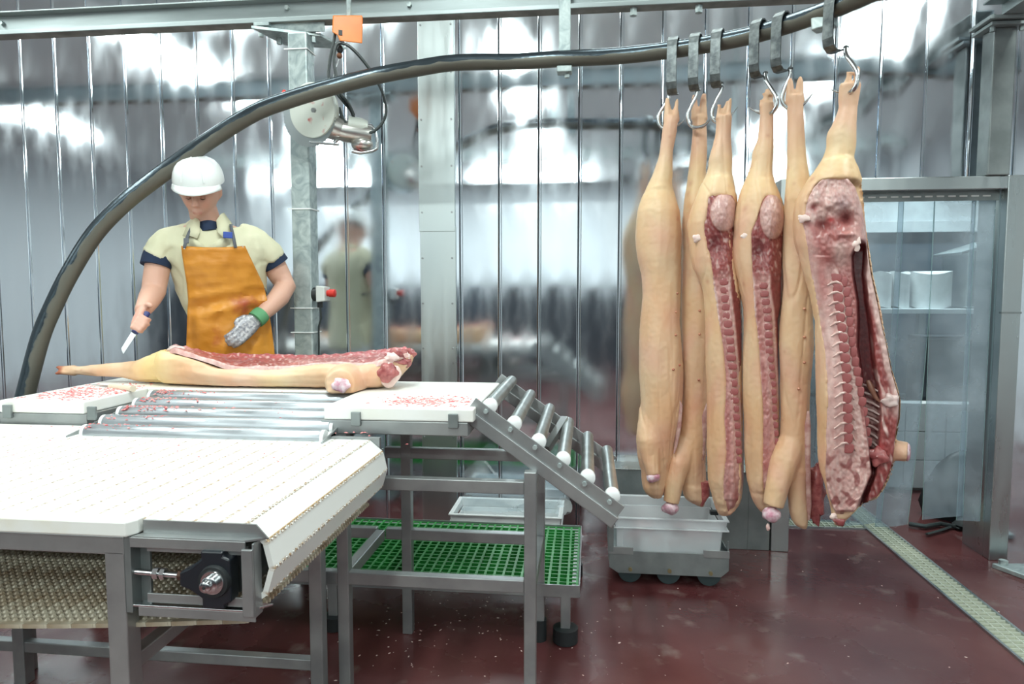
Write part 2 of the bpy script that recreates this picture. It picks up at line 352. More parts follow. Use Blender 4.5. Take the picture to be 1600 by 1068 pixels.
# low kick panel and door frame
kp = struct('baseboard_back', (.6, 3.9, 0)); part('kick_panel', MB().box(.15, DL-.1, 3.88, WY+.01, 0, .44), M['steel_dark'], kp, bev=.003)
part('ledge', MB().box(.15, DL-.1, 3.875, WY+.01, .44, .447), M['plain'], kp, bev=.002)
for x in (.34, .53, .72, .90): part('joint', MB().box(x, x+.003, 3.877, 3.88, .0, .44), M['steel_dark'], kp)
dr = struct('door_1', (1.64, 3.92, 0))
JW = .095; FY = 3.87
part('jamb', MB().box(DL-JW, DL, FY, FY+.06, 0, DZ+.07), M['frame'], dr, bev=.004)
part('jamb', MB().box(DR, DR+JW, FY, FY+.06, 0, DZ+.07), M['frame'], dr, bev=.004)
part('reveal', MB().box(DR+.002, DR+JW-.004, FY+.062, WY+.10, 0, DZ+.07), M['plain'], dr)
part('reveal', MB().box(DL-JW+.004, DL-.002, FY+.062, WY+.10, 0, DZ+.07), M['plain'], dr)
part('reveal_head', MB().box(DL, DR, FY+.115, WY+.10, DZ+.002, DZ+.068), M['plain'], dr)
part('lintel', MB().box(DL, DR, FY, FY+.06, DZ, DZ+.068), M['frame'], dr, bev=.004)
part('joint_cover', MB().box(DR-.002, DR+JW+.002, FY-.003, FY+.02, 1.335, 1.345), M['steel_dark'], dr)
# ---- strip curtain
SY = FY+.078
cu = thing('strip_curtain', (1.64, SY, 0), 'clear plastic strip curtain hanging in the steel doorway behind the pork', 'curtain')
hr = MB().box(DL, DR-.004, SY-.012, SY-.004, DZ-.05, DZ+.0)
part('rail', hr, M['steel_dark'], cu)
for k in range(17): part('slot', MB().box(DL+.03+k*.058, DL+.068+k*.058, SY-.016, SY-.011, DZ-.030, DZ-.022), M['cap'], cu)
def strip(xa, xb, y, zb, lean=0.0, wave=.012, swing=0.0, seed=0):
    n = 7; m = 22; vs = []; fs = []
    rr = random.Random(seed); p1 = rr.uniform(0, 6)
    for j in range(m+1):
        t = j/m; z = DZ-.02+(zb-DZ+.02)*t
        for i in range(n+1):
            s = i/n; x = xa+(xb-xa)*s*(1-.12*swing*t*t)+lean*t*t
            vs.append((x, y+wave*t*math.sin(s*4+p1+t*2)+.02*math.cos(s*PI)*t*swing, z+(.03*s*t if lean else 0)))
    for j in range(m):
        for i in range(n): a = j*(n+1)+i; fs.append((a, a+1, a+n+2, a+n+1))
    return MB().add(vs, fs)
def add_strip(xa, xb, y, zb, **k):
    o = part('strip', strip(xa, xb, y, zb, **k), M['pvc'], cu, True); s = o.modifiers.new('s', 'SOLIDIFY'); s.thickness = .003
    # thickened green-looking side edges
    mb = strip(xa, xb, y, zb, **k); n = 8
    e1 = [mb.v[j*n] for j in range(23)]; e2 = [mb.v[j*n+7] for j in range(23)]
    part('edge', MB().tube(e1, .0019, 5), M['pvc_edge'], o); part('edge', MB().tube(e2, .0019, 5), M['pvc_edge'], o)
sx = [DL+.0, 1.29, 1.47, 1.665, 1.85, 2.02]
add_strip(DL+.01, DL+.20, SY+.006, .16, seed=1, wave=.006)
add_strip(1.28, 1.47, SY+.012, .15, seed=2, wave=.006)
add_strip(1.46, 1.69, SY+.006, .13, seed=3, lean=-.05, wave=.006)
add_strip(1.675, 1.86, SY+.03, .12, seed=4, lean=-.05, swing=1.0, wave=.014)
add_strip(1.845, 2.055, SY+.006, .185, seed=5, wave=.004, lean=.012)
add_strip(2.04, 2.158, SY+.014, .185, seed=6, wave=.004)
# ---- the room beyond the doorway
RB = 6.6
o = part('wall_north', MB().box(.2, 5.0, RB, RB+.1, 0, 3.3), M['dark_wall'], None); o['kind'] = 'structure'
wn = struct('wall_east', (3.3, 5, 0))
hygiene = struct('trim_2', (2.6, RB-.01, 0))
part('upper_cladding', MB().box(.3, 4.9, RB-.03, RB-.002, 2.08, 3.3), M['white_wall'], hygiene)
part('ledge', MB().box(.3, 4.9, RB-.09, RB-.03, 1.98, 2.08), M['white_wall'], hygiene, bev=.004)
part('side_wall', MB().box(4.6, 4.7, 4.3, RB, 0, 3.3), M['dark_wall'], wn)
tl = struct('wall_low', (2.9, 5.3, 0))
for i in range(5):
    for j in range(3): part('tile', MB().box(2.02+i*.28, 2.295+i*.28, 5.2, 5.32, .02+j*.21, .225+j*.21), M['white_wall'], tl, bev=.004)
part('core', MB().box(2.0, 3.45, 5.22, 5.4, 0, .64), M['plain'], tl)
RBY = 5.9
dc = thing('low_filler', (3.0, 5.5, 0), 'dark low cabinet added to darken the band beyond the strips above the white tiled plinth', 'filler')  # dark block made up for the dark band, doors and handles invented
part('carcass', MB().box(2.48, 3.44, 5.43, 5.64, .0, 1.12), M['dark_machine'], dc, bev=.005)
for x in (2.50, 2.97):
    o = part('door', MB().box(x, x+.45, 5.415, 5.43, .66, 1.10), M['dark_machine'], dc, bev=.003); part('handle', MB().box(x+.38, x+.40, 5.40, 5.415, .8, .96), M['frame'], o)
be = thing('steel_bench', (2.8, RBY, 0), 'steel bench with a white top beyond the plastic strips', 'bench')
part('top', MB().box(1.7, 3.5, RBY-.3, RBY+.25, 1.28, 1.32), M['white_wall'], be, bev=.005)
for x in (1.75, 2.55, 3.4): part('leg', MB().box(x, x+.05, RBY-.28, RBY-.23, 0, 1.28), M['frame'], be)
part('rail', MB().box(1.75, 3.4, RBY-.28, RBY-.24, .98, 1.02), M['frame'], be)
part('rail', MB().box(1.75, 3.4, RBY-.28, RBY-.24, .62, .65), M['frame'], be)
hp = thing('steel_hopper', (3.1, RBY, 1.32), 'grey steel hopper with slanted lid beyond the plastic strips', 'hopper')
part('body', MB().prism([(2.90, 1.33), (3.26, 1.33), (3.26, 1.86), (2.90, 1.75)], RBY-.25, RBY+.15), M['frame'], hp, bev=.006)
part('lid', MB().beam((2.84, RBY-.05, 1.745), (3.28, RBY-.05, 1.885), .44, .02), M['plain'], hp, bev=.004)
part('knob', MB().tube([(3.08, RBY-.2, 1.84), (3.08, RBY-.2, 1.90)], .018, 8), M['rubber'], hp, True)
for i, px in enumerate((1376, 1404, 1452)):
    a = PY(px, 448, RBY-.1); wdt = (.07, .07, .15)[i]
    mb = MB()
    rings = [[(a[0]+wdt*math.cos(t)*(1+.08*math.sin(3*t+i)), RBY-.1+.13*math.sin(t), zz+.015*math.sin(2*t+i)) for t in np.linspace(0, 2*PI, 17)[:-1]] for zz in (1.325, 1.40, 1.50, 1.585, 1.60)]
    mb.loft(rings)
    tag(part('cloth_bundle', mb, M['cap'], None, True), ('white rolled bundle beyond the strips, nearest the hanging pork', 'white rolled bundle in the middle beyond the strips', 'wide white bundle beside the steel hopper beyond the strips')[i], 'bundle', 'white bundles beyond the doorway')
# black hose and bag on the floor in the doorway
hz = [PZ(x, y, .02) for x, y in ((1420, 818), (1445, 822), (1470, 818), (1490, 822), (1510, 815), (1530, 820))]
tag(part('hose', MB().tube(hz, .014, 8), M['cable'], None, True), 'black hose end lying on the red floor under the strips', 'hose')
hz = [PZ(x, y, .015) for x, y in ((1448, 834), (1470, 828), (1487, 822), (1500, 826))]
tag(part('strap', MB().tube(hz, .012, 6, flat=.5), M['cable'], None, True), 'black strap lying beside the hose under the strips', 'strap')
mb = MB(); c = PZ(1532, 828, .0)
rings = [[(c[0]+r*math.cos(t)*(1.5+.15*math.sin(3*t)), c[1]+r*math.sin(t)*(1+.2*math.sin(2*t)), z) for t in np.linspace(0, 2*PI, 19)[:-1]] for r, z in ((.09, .001), (.10, .03), (.08, .06), (.04, .085), (.01, .09))]
mb.loft(rings); tag(part('rubbish_bag', mb, M['rubber'], None, True), 'crumpled black bag on the floor against the door frame', 'bag')
mb = MB(); hx0, hy0 = 2.40, 4.62
rings = [[(hx0+r*math.cos(t)*(1+.18*math.sin(3*t+z*8)), hy0+r*math.sin(t)*.7*(1+.15*math.sin(2*t+z*5)), z) for t in np.linspace(0, 2*PI, 25)[:-1]] for r, z in ((.20, .002), (.23, .08), (.22, .2), (.17, .32), (.09, .40), (.03, .43))]
mb.loft(rings); tag(part('rubbish_bag', mb, M['rubber'], None, True), 'tall black bag standing behind the strips near the right jamb', 'bag')
# ---- drain channel in the floor
dn = struct('trim_3', (1.77, 3.2, 0))
M['drain'] = mat('drain_grate', (.62, .65, .56), .3, .5); M['drain_pit'] = mat('drain_pit', (.30, .32, .24), 0, .7)
part('channel_bed', MB().box(1.705, 1.832, 1.2, 5.0, 0.0008, .002).box(.9, 1.705, 4.30, 4.42, .0008, .002), M['drain_pit'], dn)
for x in (1.695, 1.832): part('edge_bar', MB().box(x, x+.012, 1.2, 5.0, 0, .011), M['frame'], dn)
for x in (1.745, 1.788): part('grate_bar', MB().box(x, x+.004, 1.2, 5.0, .002, .010), M['drain'], dn)
gm = mesh_of('grate_bar', MB().box(-.063, .063, -.002, .002, .002, .011), M['drain'])
for k in range(68): put('grate_bar', gm, dn, (1.7685-1.77, 2.3+k*.036-3.2, 0))
part('edge_bar', MB().box(.9, 1.695, 4.29, 4.30, 0, .010), M['frame'], dn); part('edge_bar', MB().box(.9, 1.695, 4.42, 4.43, 0, .010), M['frame'], dn)
for k in range(21): part('grate_bar', MB().box(.92+k*.036, .924+k*.036, 4.30, 4.42, .002, .010), M['drain'], dn)
for y in (4.34, 4.38): part('grate_bar', MB().box(.9, 1.695, y, y+.004, .002, .009), M['drain'], dn)
# foot plate by the right jamb
a = PZ(1600, 900, 0)
fp = thing('floor_plate', (a[0], a[1], 0), 'grey steel floor plate with a bolt by the door frame foot', 'plate')
part('plate', MB().prism([(a[0]-.10, a[1]+.10), (a[0]+.3, a[1]+.14), (a[0]+.3, a[1]-.10), (a[0]-.0, a[1]-.10)], 0, .025, 'z'), M['galv'], fp, bev=.004)
part('bolt', MB().disc((a[0]-.05, a[1]+.09, .035), (0, 0, 1), .022, .025, 6), M['galv'], fp, True)
# ---- lamps
for i, (x, y, z, sx_, sy_, w) in enumerate(LAMPS):
    lf = thing('ceiling_lamp', (x, y, z+.01), 'pale strip lamp above the picture under the ceiling, in a set with an added rear row', 'lamp', 'strip lamps out of frame')
    part('housing', MB().box(x-sx_/2-.03, x+sx_/2+.03, y-sy_/2-.03, y+sy_/2+.03, z+.012, z+.09), M['lampbody'], lf, bev=.005)
    part('hanger', MB().box(x-.01, x+.01, y-.01, y+.01, z+.09, 3.76 if i != 7 else 3.76), M['lampbody'], lf)
# ---- overhead beams
BY = 3.415
def channel(name, x0, x1, y, zb, label, h=.12):
    t = thing(name, ((x0+x1)/2, y, zb), label, 'beam')
    part('web', MB().box(x0, x1, y-.004+.02, y+.004+.02, zb+.008, zb+h-.008), M['beam'], t)
    part('lower_flange', MB().box(x0, x1, y-.032, y+.045, zb, zb+.008), M['flange_brown'], t, bev=.002)
    part('upper_flange', MB().box(x0, x1, y-.032, y+.045, zb+h-.008, zb+h), M['beam'], t, bev=.002)
    part('lip', MB().box(x0, x1, y-.036, y-.028, zb, zb+.022), M['beam'], t, bev=.002)
    return t
bt = channel('overhead_beam', -4.6, 2.6, BY, 2.80, 'long galvanised channel beam across the top above the curved rail')
for px, py in ((4, 37), (449, 13), (640, 8)):
    a = PY(px, py, BY+.012); part('bolt', MB().disc((a[0], BY+.008, a[2]), (0, 1, 0), .012, .02, 6), M['galv'], bt, True)
for x, y in ((408, 44),):
    a = PY(x, y, BY-.02); part('bolt', MB().tube([(a[0], BY-.02, 2.79), (a[0], BY-.02, 2.735)], .012, 6), M['galv'], bt, True); part('bracket', MB().box(a[0]-.03, a[0]+.05, BY-.04, BY+.03, 2.785, 2.80), M['galv'], bt)
for px in (990, 1092): a = PY(px, 6, BY); part('bolt', MB().tube([(a[0], BY, 2.80), (a[0], BY, 2.765)], .018, 6), M['galv'], bt, True)
# beam over the right post, running towards the viewer
rb = thing('side_beam', (2.12, 2.6, 2.84), 'grey steel beam on the right post running out of the top right corner', 'beam')
part('web', MB().box(2.155, 2.163, .4, 3.99, 2.85, 2.96), M['beam'], rb)
part('lower_flange', MB().box(2.06, 2.165, .4, 3.99, 2.842, 2.85), M['beam'], rb, bev=.002)
part('upper_flange', MB().box(2.06, 2.165, .4, 3.99, 2.96, 2.968), M['beam'], rb, bev=.002)
rp = thing('support_post', (2.115, 3.91, DZ+.068), 'square grey steel post standing on the door frame at right', 'post')
part('shaft', MB().box(2.055, 2.165, 3.86, 3.97, DZ+.069, 2.80), M['steel_dark'], rp, bev=.006)
part('top_plate', MB().box(2.02, 2.20, 3.82, 4.01, 2.80, 2.818), M['beam'], rp, bev=.003)
part('top_plate', MB().box(2.00, 2.21, 3.80, 4.0, 2.823, 2.842), M['beam'], rp, bev=.003)
for x, y in ((2.04, 3.85), (2.18, 3.85)): part('bolt', MB().tube([(x, y, 2.775), (x, y, 2.86)], .012, 6), M['galv'], rp, True)
# rear beams, seen mirrored in the wall
rr = channel('rear_beam', -4.6, 3.2, .55, 2.86, 'second channel beam over the camera side, mirrored in the steel wall', .14)
# galvanised post in the middle
GX0, GX1, GY = -1.505, -1.405, 3.36
gp = thing('steel_post', ((GX0+GX1)/2, GY+.05, 0), 'tall galvanised square post behind the worker carrying the beam', 'post')
part('shaft', MB().box(GX0, GX1, GY, GY+.10, 0, 2.74), M['galv'], gp, bev=.008)
part('base_plate', MB().box(GX0-.05, GX1+.05, GY-.05, GY+.15, 0, .012), M['galv'], gp, bev=.002)
part('top_plate', MB().prism([(-1.66, BY-.12), (-1.36, BY+.02), (-1.30, BY+.22), (-1.60, BY+.12)], 2.74, 2.755, 'z'), M['galv'], gp, bev=.002)
part('gusset', MB().prism([(-1.64, 2.755), (-1.33, 2.755), (-1.33, 2.80), (-1.64, 2.80)], BY-.01, BY+.0), M['galv'], gp)
for x in (-1.58, -1.40): part('bolt', MB().tube([(x, BY+.02, 2.71), (x, BY+.02, 2.78)], .014, 6), M['galv'], gp, True)
for py in (76, 326, 481, 519):
    z = PY(470, py, GY)[2]; x0, x1 = GX0-.004, GX1+.004; y0, y1 = GY-.004, GY+.104
    part('cable_tie', MB().box(x0-.012, x1, y0-.001, y0+.003, z-.003, z+.003).box(x1-.003, x1+.001, y0, y1, z-.003, z+.003), M['cap'], gp)
es = thing('emergency_stop', (GX1+.01, GY+.03, 1.40), 'grey emergency stop box with red push button on the galvanised post', 'switch')
zc = PY(510, 459, GY)[2]
part('knob', MB().disc((GX1+.012, GY+.03, zc-.002), (1, 0, 0), .036, .03, 16), M['rubber'], es, True)
part('housing', MB().prism([(GX1+.024, zc-.042), (GX1+.070, zc-.036), (GX1+.070, zc+.036), (GX1+.024, zc+.042)], GY-.01, GY+.07), M['greyplastic'], es, bev=.004)
part('button', MB().tube([(GX1+.068, GY+.03, zc+.004), (GX1+.080, GY+.03, zc+.004), (GX1+.082, GY+.03, zc+.004), (GX1+.110, GY+.03, zc+.004), (GX1+.114, GY+.03, zc+.004)], [.016, .016, .021, .021, .016], 16), M['red'], es, True)
part('cable_gland', MB().tube([(GX1+.03, GY+.03, zc-.04), (GX1+.03, GY+.03, zc-.07)], .014, 8), M['rubber'], es, True)
part('cable', MB().tube([(GX1+.03, GY+.03, zc-.07), (GX1+.035, GY+.03, zc-.12), (GX1+.012, GY+.05, zc-.17), (GX1+.008, GY+.05, zc-.4)], .005, 6), M['cable'], es, True)
# ------------------------------------------------------------------ the curved rail
rp_px = [(22, 690, 2.72), (31, 650, 2.74), (42, 607, 2.76), (63, 528, 2.79), (83, 479, 2.81), (110, 425, 2.83), (148, 365, 2.86), (193, 318, 2.89), (240, 281, 2.92), (290, 245, 2.96), (340, 211, 3.0), (400, 175, 3.02),
         (460, 153, 3.06), (525, 134, 3.11), (590, 118, 3.18), (650, 107, 3.27), (712, 98, 3.35)]
rpts = [tuple(PY(*q)) for q in rp_px]
rpts = [(rpts[0][0]-.03, 2.70, .55)]+rpts+[(-.35, 3.405, 2.57), (-.131, 3.39, 2.57), (.13, 3.38, 2.57), (.375, 3.326, 2.57), (.59, 3.24, 2.57), (.761, 3.13, 2.57), (.967, 2.904, 2.57), (1.10, 2.66, 2.57), (1.17, 2.35, 2.57), (1.16, 1.9, 2.57), (1.0, 1.45, 2.57), (.7, 1.15, 2.57), (.2, 1.02, 2.57), (-3.2, 1.0, 2.57)]
def spline(pts, n=6):
    pts = [np.array(p) for p in pts]; out = []
    for i in range(len(pts)-1):
        p0 = pts[max(i-1, 0)]; p1 = pts[i]; p2 = pts[i+1]; p3 = pts[min(i+2, len(pts)-1)]
        for k in range(n):
            t = k/n; out.append(.5*((2*p1)+(-p0+p2)*t+(2*p0-5*p1+4*p2-p3)*t*t+(-p0+3*p1-3*p2+p3)*t**3))
    out.append(pts[-1]); return out
rs = spline(rpts, 6)
PR = .038
rl = thing('overhead_rail', (-.13, 3.39, 2.53), 'dark round steel carcass rail curving down behind the cutting table', 'rail')
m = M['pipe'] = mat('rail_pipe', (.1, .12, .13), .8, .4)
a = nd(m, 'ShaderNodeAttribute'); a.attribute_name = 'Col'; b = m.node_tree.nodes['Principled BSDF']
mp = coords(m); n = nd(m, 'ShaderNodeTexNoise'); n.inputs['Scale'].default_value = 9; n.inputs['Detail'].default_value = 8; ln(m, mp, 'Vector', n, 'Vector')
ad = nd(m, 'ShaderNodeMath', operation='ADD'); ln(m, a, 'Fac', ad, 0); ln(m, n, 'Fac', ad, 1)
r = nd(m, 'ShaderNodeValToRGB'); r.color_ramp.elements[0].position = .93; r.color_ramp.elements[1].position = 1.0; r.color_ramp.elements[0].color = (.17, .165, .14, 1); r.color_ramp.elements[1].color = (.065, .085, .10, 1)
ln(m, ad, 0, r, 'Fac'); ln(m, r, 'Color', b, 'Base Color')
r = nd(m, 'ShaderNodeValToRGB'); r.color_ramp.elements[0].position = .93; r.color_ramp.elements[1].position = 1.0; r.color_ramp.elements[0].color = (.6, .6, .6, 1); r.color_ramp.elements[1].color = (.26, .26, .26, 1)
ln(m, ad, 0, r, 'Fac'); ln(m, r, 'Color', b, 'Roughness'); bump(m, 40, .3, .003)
po = part('pipe', MB().tube(rs, PR, 20, up=(0, .001, 1)), M['pipe'], rl, True)
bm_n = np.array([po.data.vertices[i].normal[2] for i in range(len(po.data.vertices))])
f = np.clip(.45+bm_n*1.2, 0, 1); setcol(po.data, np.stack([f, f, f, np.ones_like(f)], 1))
for (x, y, zt) in ((-.125, 3.39, 2.80), ):
    part('hanger', MB().box(x-.028, x+.028, y-.012, y+.012, 2.60, 2.93), M['galv'], rl, bev=.003)
    part('hanger_clamp', MB().box(x-.036, x+.036, y-.03, y+.03, 2.500, 2.53), M['galv'], rl, bev=.004)
    part('bolt', MB().tube([(x+.012, y, 2.50), (x+.012, y, 2.48)], .013, 6), M['galv'], rl, True)
p = PY(1283, 36, 2.98); part('hanger_clamp', MB().beam((p[0]-.03, 2.98, 2.525), (p[0]+.04, 2.93, 2.53), .06, .05), M['galv'], rl, bev=.005)
part('hanger', MB().box(1.13, 1.17, 2.3, 2.33, 2.6, 3.75), M['galv'], rl)
for x in (-2.6, -.4): part('hanger', MB().box(x, x+.05, .99, 1.01, 2.6, 3.75), M['galv'], rl)
# ------------------------------------------------------------------ cutting table
TZ = 1.05; TY0, TY1 = 2.28, 2.97; TX0, TX1 = -2.17, -.388
def leg(t, x, y, z0, z1, w=.042, foot=None, mt='steel'):
    o = part('leg', MB().box(x, x+w, y, y+w, z0, z1), M[mt], t, bev=.003)
    if foot: part('foot', MB().tube([(x+w/2, y+w/2, 0), (x+w/2, y+w/2, foot[1])], foot[0], 16), M['rubber'], o, True)
    return o
ct = thing('cutting_table', (-1.28, 2.6, 0), 'stainless cutting table frame under the white boards where the pork side lies', 'table')
for x in (-.215, -.885, -2.15): leg(ct, x, TY0+.005, 0.0, .96 if x < -.3 else .835)
for x in (-.215, -.775, -2.15, -1.55): leg(ct, x, 2.735, .08 if x > -.3 else .0, .96 if x < -.3 else .86, foot=(.03, .09) if x > -.3 else None)
zr = PY(682, 748, TY0+.01)[2]; zl = PY(682, 900, TY0+.01)[2]
for y in (TY0+.007, 2.739):
    for z in (zr, zl): part('rail', MB().box(-.845, -.215, y, y+.036, z-.045, z), M['steel'], ct, bev=.003)
    for z in (zl,): part('rail', MB().box(-2.11, -.885, y, y+.036, z-.045, z), M['steel'], ct, bev=.003)
for x in (-.215, -.885, -2.15):
    for z in (zr, zl): part('side_rail', MB().box(x+.002, x+.04, TY0+.046, 2.733, z-.044, z-.001), M['steel'], ct, bev=.003)
part('top_frame', MB().box(-.93, TX1-.02, TY0, TY0+.04, .955, 1.003), M['steel'], ct, bev=.003)
part('top_frame', MB().box(TX0, -1.82, TY0, TY0+.04, .955, 1.003), M['steel'], ct, bev=.003)
part('top_frame', MB().box(TX0, TX1-.02, TY1-.06, TY1-.02, .955, 1.003), M['steel'], ct, bev=.003)
part('top_frame', MB().box(-1.82, -.93, 2.64, 2.68, .955, 1.003), M['steel'], ct, bev=.003)
for x in (TX0, -1.86, -.93, TX1-.06): part('top_frame', MB().box(x, x+.04, TY0+.04, TY1-.06, .955, 1.003), M['steel'], ct, bev=.003)
for px in (12, 144, 556, 708):
    a = PY(px, 646, TY0-.006); part('clip', MB().box(a[0]-.017, a[0]+.017, TY0-.012, TY0-.001, .985, 1.034), M['steel_dark'], ct, bev=.002)
def board(poly, label):
    return tag(part('cutting_board', MB().prism(poly, 1.004, TZ, 'z'), M['hdpe'], None, bev=.005), label, 'board', 'white boards on the cutting table')
board([(TX0, TY0), (-1.83, TY0), (-1.83, TY1), (TX0, TY1)], 'white cutting board at the far left end, speckled with pink scraps')
board([(-1.828, 2.64), (-.922, 2.64), (-.922, TY1), (-1.828, TY1)], 'white cutting board behind the rollers under the lying pork side')
board([(-.92, TY0), (TX1, TY0), (TX1, TY1), (-.92, TY1)], 'white cutting board at the right end beside the sloping roller chute')
# roller bed sloping to the conveyor
rbd = thing('roller_bed', (-1.35, 2.35, .95), 'short sloping bed of shiny rollers between cutting table and white conveyor', 'rollers')
rp_ = []
for k in range(5):
    t = k/4; y = 2.20+(2.60-2.20)*t; z = .955+(1.018-.955)*t
    x0, x1 = -1.755-.02*t, -.892-.02*t
    o = part('roller', MB().tube([(x0, y, z), (x0+.006, y, z), (x1-.006, y, z), (x1, y, z)], [.026, .031, .031, .026], 24), M['roller'], rbd, True)
    for xe in (x1+.004, x0-.004): part('end_cap', MB().disc((xe, y, z), (1, 0, 0), .029, .012, 20), M['cap'], o, True)
for x in (-.876, -1.79):
    part('side_plate', MB().prism([(2.14, .90), (2.14, .955), (2.62, 1.03), (2.62, .975)], x, x+.006, 'x'), M['steel'], rbd, bev=.001)
    part('side_flange', MB().prism([(2.14, .90), (2.62, .975), (2.62, .981), (2.14, .906)], x, x+.04, 'x'), M['steel'], rbd)
# ---- sloping roller chute
ch = thing('roller_chute', (-.12, 2.65, .7), 'roller chute with six grey rollers sloping down from the table towards the crate', 'chute')
A0 = np.array([-.385, 1.035]); A1 = np.array([.085, .700]); dv = (A1-A0)/np.linalg.norm(A1-A0); nv = np.array([-dv[1], dv[0]])
if nv[1] < 0: nv = -nv
def slab(a, b, o0, o1): return [tuple(a+nv*o0), tuple(b+nv*o0), tuple(b+nv*o1), tuple(a+nv*o1)]
for yy, yi in ((2.335, 1), (3.045, -1)):
    part('side_plate', MB().prism(slab(A0-dv*.03, A1+dv*.03, -.035, .035), yy, yy+.006, 'y'), M['steel'], ch, bev=.0015)
    part('lower_tube', MB().prism(slab(A0-dv*.02, A1+dv*.035, -.052, -.008), yy+(-.012 if yi > 0 else -.012), yy+.03, 'y'), M['steel'], ch, bev=.003)
    for k in range(6):
        c = A0+(A1-A0)*(k*.183+.045)+nv*.018
        part('bolt', MB().disc((c[0], yy-.006, c[1]), (0, 1, 0), .0085, .012, 6), M['galv'], ch, True)
for k in range(6):
    c = A0+(A1-A0)*(k*.183+.045)+nv*.036
    o = part('roller', MB().tube([(c[0], 2.36, c[1]), (c[0], 3.04, c[1])], .0245, 22), M['roller2'], ch, True)
    part('end_cap', MB().tube([(c[0], 2.342, c[1]), (c[0], 2.348, c[1]), (c[0], 2.372, c[1])], [.020, .027, .027], 22), M['cap'], o, True)
part('brace', MB().beam((-.17, 2.78, .80), (-.10, 2.99, .89), .03, .03), M['steel'], ch)
# ---- platform of green grating
PX0, PX1, PY0, PY1, PZt = -2.25, -.03, 2.73, 3.45, .245
pf = thing('grating_platform', (-1.1, 3.1, 0), 'low steel platform with a green grid floor behind and under the cutting table', 'platform')
for y in (PY0, PY1-.03): part('edge_frame', MB().box(PX0, PX1, y, y+.03, PZt-.045, PZt-.006), M['steel'], pf, bev=.002)
for x in (PX0, PX1-.03): part('edge_frame', MB().box(x, x+.03, PY0+.03, PY1-.03, PZt-.045, PZt-.006), M['steel'], pf, bev=.002)
for y in (PY0-.004, PY1): part('edge_lip', MB().box(PX0, PX1, y, y+.004, PZt-.045, PZt+.006), M['steel'], pf)
part('edge_lip', MB().box(PX1, PX1+.004, PY0, PY1, PZt-.045, PZt+.006), M['steel'], pf)
ga = mesh_of('grating_bar', MB().prism([(-.0035, PZt-.034), (.0035, PZt-.034), (.005, PZt-.001), (-.005, PZt-.001)], PY0-3.1+.003, PY1-3.1-.003, 'y'), M['green'])
gb = mesh_of('grating_bar', MB().prism([(-.0035, PZt-.034), (.0035, PZt-.034), (.004, PZt-.002), (-.004, PZt-.002)], PX0+1.1+.003, PX1+1.1-.003, 'x'), M['green'])
k = 0; x = PX1-.008
while x > PX0+.005: put('grating_bar', ga, pf, (x+1.1, 0, 0)); x -= .0395
for k in range(19): put('grating_bar', gb, pf, (0, PY0+.008+k*.0391-3.1, 0))
for x, y, rd in ((-.105, PY0+.0, .052), (-.085, PY1-.05, .045), (-1.1, PY0, .045), (-2.2, PY0, .045), (-2.2, PY1-.05, .045), (-1.1, PY1-.05, .045)):
    o = part('leg', MB().box(x, x+.04, y, y+.04, .06, PZt-.04), M['steel'], pf, bev=.003)
    part('foot', MB().tube([(x+.02, y+.02, 0), (x+.02, y+.02, .004), (x+.02, y+.02, .062), (x+.02, y+.02, .066)], [rd-.006, rd, rd, rd-.012], 20), M['rubber'], o, True)
# ------------------------------------------------------------------ conveyor
CZ = .95; CY0, CY1 = 1.375, 2.215
cv = thing('belt_conveyor', (-1.8, 1.8, 0), 'wide white modular belt conveyor on a stainless frame in the foreground', 'conveyor')
q = .0168; NT = 50; PP = .0605
def slat_mesh(w, th=.012, bumps=False):
    L = NT*q; h = w/2; tl_ = .0042
    right = []; left = []
    for k in range(NT):
        y0 = -L/2+k*q
        right += [(h-tl_, y0), (h-tl_, y0+.04*q), (h+tl_-.0012, y0+.04*q), (h+tl_-.0012, y0+.46*q), (h-tl_, y0+.46*q)]
        left += [(-h+tl_, y0+.5*q), (-h-tl_+.0012, y0+.54*q), (-h-tl_+.0012, y0+.96*q), (-h+tl_, y0+.96*q)]
    poly = right+[(h-tl_, L/2), (-h+tl_, L/2)]+left[::-1]+[(-h+tl_, -L/2)]
    mb = MB().prism(poly, -th, 0, 'z')
    if bumps:
        for i in range(3):
            for j in range(42):
                mb.ball((-h+w*(i+.5)/3, -L/2+.02+j*(L-.04)/41, .001), (.0062, .0075, .0055), 6, 4)
    return mb
m = M['belt'] = mat('belt_white', (.80, .81, .77), 0, .33)
mp = coords(m); sep = nd(m, 'ShaderNodeSeparateXYZ'); ln(m, mp, 'Vector', sep, 'Vector')
ab = nd(m, 'ShaderNodeMath', operation='ABSOLUTE'); ln(m, sep, 'X', ab, 0); gt = nd(m, 'ShaderNodeMapRange'); gt.inputs['From Min'].default_value = .0225; gt.inputs['From Max'].default_value = .031; ln(m, ab, 0, gt, 'Value')
n = nd(m, 'ShaderNodeTexNoise'); n.inputs['Scale'].default_value = 60; ln(m, mp, 'Vector', n, 'Vector'); r = nd(m, 'ShaderNodeValToRGB'); r.color_ramp.elements[0].position = .42; r.color_ramp.elements[1].position = .60; ln(m, n, 'Fac', r, 'Fac')
mu = nd(m, 'ShaderNodeMath', operation='MULTIPLY'); ln(m, gt, 'Result', mu, 0); ln(m, r, 'Color', mu, 1)
mx = nd(m, 'ShaderNodeMixRGB'); ln(m, mu, 0, mx, 'Fac'); mx.inputs['Color1'].default_value = (.82, .83, .80, 1); mx.inputs['Color2'].default_value = (.40, .25, .12, 1)
ln(m, mx, 'Color', m.node_tree.nodes['Principled BSDF'], 'Base Color')
M['belt_under'] = mat('belt_underside', (.62, .55, .40), 0, .35); noisy(M['belt_under'], (.24, .17, .10), (.52, .48, .38), 9, 5, .35, .6)
